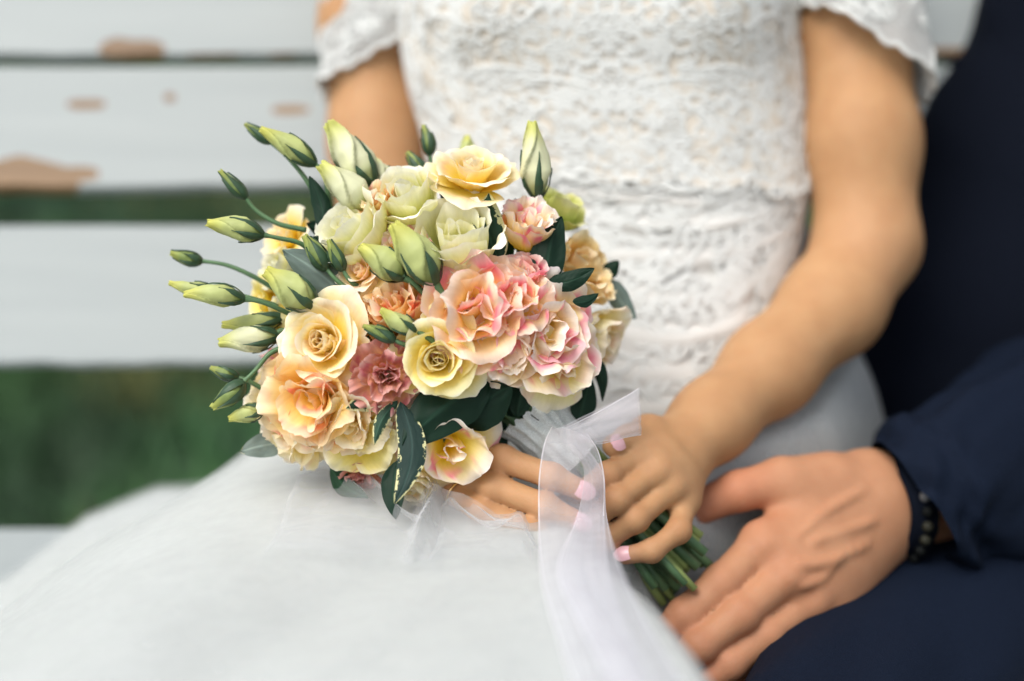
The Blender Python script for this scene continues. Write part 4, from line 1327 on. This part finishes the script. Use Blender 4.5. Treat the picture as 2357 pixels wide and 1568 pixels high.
# buds
def bud(tip, base, wpx, kind, d, tilt=0.0, stem_to=None, sep=5, label=None, d1=None):
    """kind: 'green' closed and small, 'mid' pale green, 'white' nearly open; tip and base are picture points"""
    flower_n[0] += 1
    seed = flower_n[0] * 97
    r_ = random.Random(seed)
    d = FD(d)
    pb = W(base[0], base[1], d); pt = W(tip[0], tip[1], d - tilt)
    ax_ = nrm(pt - pb); Ln = np.linalg.norm(pt - pb)
    Rm_ = frame(ax_, r_.uniform(0, 6.28))
    R0 = wpx * 0.5 * S(d)
    o = bpy.data.objects.new('bud', None)
    o.empty_display_size = 0.01
    scene.collection.objects.link(o)
    o.parent = bq
    if label:
        o['label'] = label
    nu, nv = 48, 36
    th = np.linspace(0, 2 * math.pi, nu, endpoint=False)[None, :]
    t_ = np.linspace(0, 1, nv)[:, None]
    prof = np.interp(t_, [0, .06, .18, .35, .55, .75, .9, 1], [.10, .42, .80, 1.0, .92, .66, .42, .30])
    tw = 2.6
    q = (th * 3 / (2 * math.pi) - tw * t_ * 0.5) % 1.0
    ridge = np.where(q < 0.93, q / 0.93, (1 - q) / 0.07)
    amp = {'green': .10, 'mid': .20, 'white': .26}[kind]
    rad = R0 * prof * (1 - amp * 0.6 + amp * ridge * sstep(t_, .05, .3) + 0.05 * vnoise(np.cos(th) * 2, np.sin(th) * 2, t_ * 5, seed=seed))
    tipn = sstep(t_, .88, 1.0)
    rad = rad * (1 + tipn * 0.22 * vnoise(np.cos(th) * 3, np.sin(th) * 3, seed=seed + 1))
    zz = Ln * (t_ + 0.03 * tipn * vnoise(np.cos(th) * 4, np.sin(th) * 4, seed=seed + 2))
    bend = 0.06 * Ln * np.sin(t_ * math.pi) * r_.uniform(-1, 1)
    V = np.stack([rad * np.cos(th) + bend, rad * np.sin(th), np.broadcast_to(zz, rad.shape)], -1).reshape(-1, 3)
    F = grid_faces(nu, nv, True).tolist()
    # crumpled tip closes inward
    V = np.vstack([V, [[0, 0, Ln * 0.955]]])
    F += [[(nv - 1) * nu + i, (nv - 1) * nu + (i + 1) % nu, len(V) - 1] for i in range(nu)]
    g0, g1, g2 = {'green': ((.10, .17, .06), (.22, .30, .09), (.40, .44, .10)), 'mid': ((.22, .32, .08), (.52, .58, .22), (.62, .62, .13)), 'white': ((.36, .46, .13), (.76, .78, .50), (.62, .64, .16))}[kind]
    tt = np.broadcast_to(t_, rad.shape)[..., None]
    c = np.array(g0) * (1 - sstep(tt, 0, .35)) + np.array(g1) * sstep(tt, 0, .35)
    s2 = sstep(tt, .6, .98)
    c = c * (1 - s2) + np.array(g2) * s2
    c = c * (0.86 + 0.20 * ridge[..., None]) * (0.93 + 0.14 * vnoise(th * 2, t_ * 8, seed=seed + 4)[..., None] * 0.5)
    seam = (np.abs(q - 0.965) < 0.035)[..., None]
    c = np.where(seam, c * 0.62 + np.array([.03, .04, 0]), c)
    c = np.vstack([c.reshape(-1, 3), [g2]])
    uv = np.vstack([np.stack([np.broadcast_to(th / 6.28, rad.shape), tt[..., 0]], -1).reshape(-1, 2), [[0, 1]]])
    mesh_obj('bud_petals', V @ Rm_.T + pb, F, M['bud'], o, col=c, uv=uv)
    # sepals: narrow pointed strips hugging the bud
    for k in range(sep):
        a0 = 2 * math.pi * k / sep + r_.uniform(-.2, .2)
        ls = r_.uniform(.55, .92) * (1.12 if kind == 'green' else 0.72)
        n = 16
        Vs = []
        fl_ = r_.uniform(0.0, 0.5) * (1 if kind != 'green' else 0.5)
        for j in range(n):
            f = j / (n - 1)
            tz = f * ls
            rb = R0 * np.interp(min(tz, 1.0), [0, .06, .18, .35, .55, .75, .9, 1], [.14, .44, .80, .98, .92, .68, .44, .32]) * (1.0 - amp * .25 + fl_ * max(0, f - .6) ** 1.5) + 0.0004
            wd = (0.0009 + (0.36 if kind == 'green' else 0.20) * R0 * math.sin(math.pi * min(1, 0.18 + f * .95)) ** .8) * (1 - f ** 3 * .9)
            aa = a0 + 0.25 * f
            e = np.array([math.cos(aa), math.sin(aa), 0]); tg = np.array([-math.sin(aa), math.cos(aa), 0])
            cpt = e * rb + np.array([0.06 * Ln * 0 + float(np.interp(min(tz, 1), t_[:, 0], bend[:, 0])), 0, tz * Ln - 0.0005])
            for (uu, hh) in ((-1, -.0002), (-.5, .0004), (0, .0008), (.5, .0004), (1, -.0002)):
                Vs.append(cpt + tg * uu * wd + e * hh)
        mesh_obj('sepal', np.array(Vs) @ Rm_.T + pb, grid_faces(5, n), M['sepal'], o)
    # receptacle and stalk
    goal = stem_to if stem_to is not None else None
    if goal is not None:
        pts = [pb + ax_ * 0.10 * Ln] + [W(g_[0], g_[1], FD(g_[2])) for g_ in goal]
        n = 26
        P = catmull(pts, n)
        rs = np.interp(np.linspace(0, 1, n), [0, .06, .2, 1], [R0 * .40, R0 * .30, max(.0013, R0 * .16), .0018])
        V, F = tube_mesh(P, rs, 8)
        mesh_obj('stalk', V, F, M['stem'], o)
    else:
        P = catmull([pb + ax_ * 0.08 * Ln, pb - ax_ * 0.012, pb * 0.5 + BIND * 0.5, BIND], 12)
        V, F = tube_mesh(P, np.interp(np.linspace(0, 1, 12), [0, .1, .3, 1], [R0 * .38, R0 * .26, .0018, .0016]), 7)
        mesh_obj('stalk', V, F, M['stem'], o)
    return o
bud((600, 297), (726, 378), 54, 'mid', .905, .006, [(745, 400, .906), (760, 470, .91), (790, 560, .92)], label='plump green bud on top of the long stalks')
bud((563, 286), (622, 328), 26, 'green', .925, 0, [(660, 360, .92), (712, 425, .915), (735, 490, .92)], label='tiny dark green bud touching the plump green bud')
bud((757, 283), (858, 424), 88, 'white', .91, 0, label='twisted white green bud in front of the arm')
bud((737, 378), (850, 482), 78, 'white', .895, .004, sep=0, label='smooth pale green bud above the white flower')
bud((505, 392), (567, 455), 31, 'green', .90, .004, [(590, 485, .90), (640, 515, .90), (705, 530, .905)], label='narrow dark bud on a curved stalk')
bud((476, 513), (606, 541), 56, 'mid', .88, .006, [(640, 548, .882), (690, 560, .888), (730, 590, .90)], label='pale green bud with long stalk in front of the slat gap')
bud((392, 583), (464, 602), 33, 'green', .92, .006, [(520, 610, .92), (580, 635, .92), (640, 670, .925)], label='small bud on the longest thin stalk')
bud((424, 678), (562, 688), 52, 'mid', .87, .008, [(600, 695, .873), (650, 715, .88), (700, 740, .895)], label='long green bud pointing away from the bouquet, lower of a pair')
bud((389, 652), (492, 668), 36, 'mid', .90, .004, [(560, 682, .895), (640, 705, .90)], label='blurred green bud behind the long green bud')
bud((612, 624), (728, 706), 80, 'mid', .86, .006, label='fat green bud under the grey green leaf')
bud((511, 748), (652, 730), 48, 'mid', .895, .004, label='green bud lying on top of another above the lawn')
bud((503, 788), (640, 772), 64, 'white', .885, .006, label='pale swollen bud under a green one')
bud((488, 940), (562, 880), 48, 'green', .87, .004, [(590, 850, .872), (620, 815, .875), (658, 797, .88)], label='drooping green bud on an arched stalk')
bud((484, 846), (548, 868), 28, 'green', .89, .002, [(570, 876, .89), (605, 895, .895), (640, 910, .90)], label='small thin bud beside the arched stalk')
bud((526, 965), (606, 941), 44, 'mid', .875, .004, [(640, 930, .88), (680, 920, .89)], label='green bud under the drooping one')
bud((975, 288), (990, 356), 30, 'green', .945, 0, [(994, 390, .945), (1000, 440, .94)], label='small upright dark bud before the arm')
bud((937, 350), (978, 402), 32, 'green', .94, 0, [(990, 430, .94), (1000, 470, .94)], label='small bud leaning beside the upright dark bud')
bud((1225, 280), (1238, 458), 72, 'white', .905, .004, [(1240, 490, .91), (1235, 560, .92)], label='tall upright twisted bud before the lace bodice')
bud((828, 566), (930, 640), 72, 'mid', .846, .006, label='green bud lying on the small peach flower')
bud((903, 516), (1003, 655), 92, 'mid', .842, .008, label='largest swollen green bud in the middle of the bouquet')
bud((876, 713), (958, 762), 46, 'mid', .836, .006, label='green bud over the coral flower')
bud((836, 750), (908, 783), 31, 'green', .836, .004, [(930, 793, .838), (960, 800, .85)], label='small dark bud beside the yellow rose')
bud((700, 542), (752, 620), 44, 'green', .868, .004, [(775, 645, .866), (830, 690, .872)], label='dark pointed bud against the white flower')
bud((756, 553), (790, 622), 33, 'green', .864, .004, [(805, 645, .864), (840, 670, .872)], label='slim dark bud next to the pointed one')
bud((1075, 312), (1078, 372), 42, 'mid', .985, 0, label='green bud tip showing above the cream flower')
bud((845, 360), (905, 440), 60, 'white', .93, 0, label='pale bud behind the twisted white green bud')

# leaves
def leaf(base, tip, wpx, d0, d1=None, var=0.0, bend=0.0, fold=0.35, curl=0.0, colr=(.020, .055, .030), face=None, label=None, side=0.0):
    flower_n[0] += 1
    seed = flower_n[0] * 53
    d1 = FD(d0 if d1 is None else d1)
    d0 = FD(d0)
    pb, pt = W(base[0], base[1], d0), W(tip[0], tip[1], d1)
    ax_ = nrm(pt - pb)
    n_ = nrm((TOC if face is None else D(*face)) - ax_ * ((TOC if face is None else D(*face)) @ ax_))
    sd = np.cross(ax_, n_)
    Ln = np.linalg.norm(pt - pb); hw = wpx * 0.5 * S(d0)
    nu, nv = 17, 26
    u = np.linspace(-1, 1, nu)[None, :]; v = np.linspace(0, 1, nv)[:, None]
    w_ = hw * np.sin(math.pi * np.clip(v, 0.0, 1) ** 0.85) ** 0.72 * (1 - 0.12 * v)
    w_ = np.maximum(w_, hw * 0.03) * (1 + 0.05 * vnoise(v * 7, seed=seed))
    lat = u * w_
    up_ = -fold * np.abs(u) ** 1.3 * w_ * 0.6 + curl * Ln * (v - 0.3) ** 2 * -1.0 + 0.10 * hw * vnoise(u * 2, v * 4, seed=seed + 1)
    al = v * Ln
    latc = bend * Ln * np.sin(math.pi * v)
    P = pb + al[..., None] * ax_ + (lat + latc)[..., None] * sd + np.broadcast_to(up_, lat.shape)[..., None] * n_
    c = np.tile(np.array(colr), (nu * nv, 1))
    mid = (np.abs(np.broadcast_to(u, lat.shape)) < 0.05).reshape(-1)
    c[mid] = c[mid] * 1.7
    uv = np.stack([np.broadcast_to(u, lat.shape), np.broadcast_to(v, lat.shape), np.full(lat.shape, var)], -1).reshape(-1, 3)
    o = mesh_obj('leaf', P.reshape(-1, 3), grid_faces(nu, nv), M['leaf'], bq, col=c, uv=uv)
    if label:
        o['label'] = label
    return o
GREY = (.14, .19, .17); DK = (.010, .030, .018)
leaf((800, 690), (650, 575), 92, .875, .868, .55, 0.05, .3, colr=GREY, label='grey green leaf under the dark pointed buds')
leaf((748, 540), (712, 405), 46, .895, .90, 0.1, .06, .5, colr=DK, label='dark narrow leaf beside the pale green bud')
leaf((1150, 600), (1125, 445), 86, .872, .865, .95, -.10, .25, colr=(.022, .055, .035), label='dark leaf with ragged cream edge behind the lemon flower')
leaf((1255, 665), (1292, 498), 84, .872, .88, .1, -.06, .3, colr=DK, label='broad dark leaf beside the pink ruffled flower')
leaf((1262, 655), (1368, 618), 50, .865, .868, .1, .08, .3, colr=DK, label='pointed dark leaf over the peach flower')
leaf((1318, 695), (1378, 676), 30, .855, .86, .1, .12, .4, colr=DK)
leaf((1390, 640), (1424, 600), 40, .96, .96, 0.0, 0, .3, colr=DK)
leaf((1405, 645), (1464, 735), 52, .96, .965, 0.1, .06, .2, colr=GREY, label='grey green leaf against the dress')
leaf((1125, 880), (926, 1026), 140, .862, .838, .1, .06, .35, colr=DK, label='large dark leaf under the yellow rose')
leaf((1075, 985), (1178, 888), 118, .872, .862, .1, -.10, .35, colr=DK, label='broad dark leaf above the ribbon wrap')
leaf((898, 926), (796, 940), 56, .85, .838, 1.0, .10, .4, colr=(.024, .06, .035), label='short leaf with wide cream border')
leaf((915, 922), (862, 1024), 34, .846, .836, .85, .10, .8, colr=(.03, .07, .045), label='narrow folded cream edged leaf')
leaf((922, 925), (908, 1160), 70, .846, .826, .80, -.14, .3, colr=(.020, .042, .036), label='long hanging leaf with cream tip')
leaf((915, 1060), (911, 1196), 60, .858, .846, .15, .06, .4, colr=DK, label='dark leaf tip hanging over the tulle')
leaf((655, 1020), (553, 1040), 62, .905, .90, .55, .04, .2, colr=(.22, .28, .25), label='pale grey green leaf resting on the skirt')
leaf((760, 1075), (848, 1146), 52, .895, .885, .4, .12, .4, colr=(.02, .06, .03), label='dark cream edged leaf under the bouquet')
leaf((1335, 800), (1387, 925), 34, .915, .92, .1, -.16, .6, colr=DK)
leaf((1330, 975), (1360, 872), 62, .915, .91, .1, 0, .3, colr=DK, label='dark leaf behind the ribbon bow')
leaf((1020, 950), (905, 985), 70, .885, .87, .1, 0, .3, colr=DK)
leaf((1190, 960), (1210, 860), 60, .89, .88, .1, 0, .3, colr=DK)
leaf((1120, 1000), (1040, 900), 70, .89, .885, 0, 0, .3, colr=DK)
leaf((1290, 930), (1370, 800), 70, .93, .92, 0, 0, .3, colr=DK)
# filling leaves added deep between the flowers to darken the gaps
rng = random.Random(5)
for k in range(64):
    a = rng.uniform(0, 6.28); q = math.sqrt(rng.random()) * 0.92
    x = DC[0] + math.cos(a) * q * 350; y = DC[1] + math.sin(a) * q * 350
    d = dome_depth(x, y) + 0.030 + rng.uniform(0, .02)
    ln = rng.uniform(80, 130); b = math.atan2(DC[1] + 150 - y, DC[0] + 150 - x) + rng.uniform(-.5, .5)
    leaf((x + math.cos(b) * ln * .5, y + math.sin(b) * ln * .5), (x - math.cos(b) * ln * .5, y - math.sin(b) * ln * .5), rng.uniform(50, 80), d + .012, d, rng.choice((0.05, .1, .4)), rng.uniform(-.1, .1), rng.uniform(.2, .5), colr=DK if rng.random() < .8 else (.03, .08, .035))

# stems below the tie
rng = random.Random(9)
EAX = nrm(W(1590, 1330, .912) - BIND)
s1 = nrm(np.cross(EAX, TOC)); s2 = np.cross(EAX, s1)
for k in range(30):
    a = rng.uniform(0, 6.28); q = math.sqrt(rng.random())
    o0 = (s1 * math.cos(a) + s2 * math.sin(a)) * q
    st = BIND + o0 * 0.012 - EAX * 0.02
    en = W(1575, 1322, .912) + o0 * 0.026 + EAX * rng.uniform(-.012, .010)
    mid = BIND * .5 + en * .5 + o0 * 0.002
    V, F = tube_mesh(catmull([st, BIND + o0 * .013 + EAX * .02, mid, en], 14), rng.uniform(.0024, .0036), 7)
    m = M['stem'] if rng.random() < .5 else M['stem_pale']
    mesh_obj('cut_stem', V, F, m, bq)
# loose stems fanning from the tie up into the flowers
for k in range(34):
    a = rng.uniform(-2.7, -0.6); ln = rng.uniform(150, 330)
    b_ = math.radians(225) + rng.uniform(-.95, .95)
    x = 1235 + math.cos(b_) * ln; y = 965 + math.sin(b_) * ln
    d = .905 + rng.uniform(-.02, .025)
    V, F = tube_mesh(catmull([BIND + (s1 * math.cos(a) + s2 * math.sin(a)) * .012, W(1235 + math.cos(b_) * ln * .45, 965 + math.sin(b_) * ln * .45, d), W(x, y, d + rng.uniform(-.01, .02))], 12), rng.uniform(.0016, .0026), 6)
    mesh_obj('flower_stem', V, F, M['stem'], bq)

# wrap of white net round the stems, gathered
nu, nv = 120, 26
Vs = []
th = np.linspace(0, 2 * math.pi, nu, endpoint=False)
for j in range(nv):
    f = j / (nv - 1)
    rad = np.interp(f, [0, .25, .6, 1], [.0245, .0205, .0195, .020]) + 0.0011 * np.sin(th * 17 + 3 * vnoise(th * 2, seed=3)) * (1.4 - f) + 0.0012 * vnoise(np.cos(th) * 6, np.sin(th) * 6, f * 6, seed=12)
    p = BIND - EAX * 0.010 + EAX * (f * 0.046)
    fr = (0.0022 * vnoise(th * 11, seed=8) + 0.0012 * vnoise(th * 29, seed=9)) * (1 - f) ** 2 if f < .4 else 0 * th
    Vs.append(p + (np.cos(th)[:, None] * s1 + np.sin(th)[:, None] * s2) * rad[:, None] + EAX * fr[:, None])
uvw = np.zeros((nu * nv, 2))
mesh_obj('net_wrap', np.vstack(Vs), grid_faces(nu, nv, True), M['collar'], bq, uv=uvw)
for (a, b) in (((1222, 955), (1240, 968)), ((1268, 982), (1288, 998))):
    p0, p1 = W(a[0], a[1], .880), W(b[0], b[1], .878)
    V, F = tube_mesh([p0, p1], .00045, 6)
    pin = mesh_obj('pin', V, F, M['silver'], bq)

# organza ribbon: bow loop, knot and the hanging tails
rib = empty('ribbon', parent=bq)
sheet('ribbon_loop', [[W(1300, 985, .870), W(1320, 1005, .868), W(1345, 1020, .868)],
                      [W(1350, 962, .866), W(1362, 990, .862), W(1385, 1022, .864)],
                      [W(1410, 930, .868), W(1425, 968, .862), W(1440, 1008, .866)],
                      [W(1470, 894, .876), W(1474, 950, .870), W(1476, 1002, .874)]], M['organza'], rib, 40, 50, .0012, 3, 1.6)
sheet('ribbon_loop', [[W(1290, 985, .874), W(1310, 1005, .872), W(1335, 1020, .872)],
                      [W(1350, 955, .880), W(1372, 985, .876), W(1395, 1015, .876)],
                      [W(1465, 900, .886), W(1470, 950, .882), W(1470, 1000, .882)]], M['organza'], rib, 40, 50, .0012, 8, 1.6)
LZ = 0.624
sheet('ribbon_tail', [[W(1270, 985, .872), W(1310, 985, .866), W(1352, 1000, .868)],
                      [W(1252, 1025, .856), W(1318, 1030, .850), W(1378, 1042, .856)],
                      [W(1240, 1100, .850), W(1316, 1105, .845), W(1392, 1110, .850)],
                      [W(1239, 1195, .838), W(1316, 1200, .835), W(1391, 1200, .842)],
                      [on_lap(1246, 1330, LZ), on_lap(1325, 1330, LZ + .003), on_lap(1402, 1325, LZ)],
                      [on_lap(1285, 1470, LZ), on_lap(1365, 1465, LZ + .003), on_lap(1442, 1455, LZ)],
                      [on_lap(1340, 1640, LZ), on_lap(1420, 1630, LZ + .003), on_lap(1500, 1620, LZ)]], M['organza'], rib, 40, 90, .0010, 13, 2.0)
sheet('ribbon_tail', [[W(1296, 1010, .876), W(1315, 1010, .872), W(1338, 1015, .874)],
                      [W(1345, 1080, .866), W(1362, 1085, .864), W(1385, 1085, .866)],
                      [W(1330, 1190, .846), W(1360, 1195, .842), W(1396, 1190, .848)],
                      [on_lap(1285, 1310, LZ + .004), on_lap(1350, 1312, LZ + .006), on_lap(1425, 1302, LZ + .002)],
                      [on_lap(1330, 1430, LZ + .004), on_lap(1405, 1432, LZ + .006), on_lap(1480, 1420, LZ)],
                      [on_lap(1440, 1640, LZ + .002), on_lap(1520, 1630, LZ + .004), on_lap(1600, 1620, LZ - .004)]], M['organza'], rib, 40, 90, .0014, 23, 2.0)
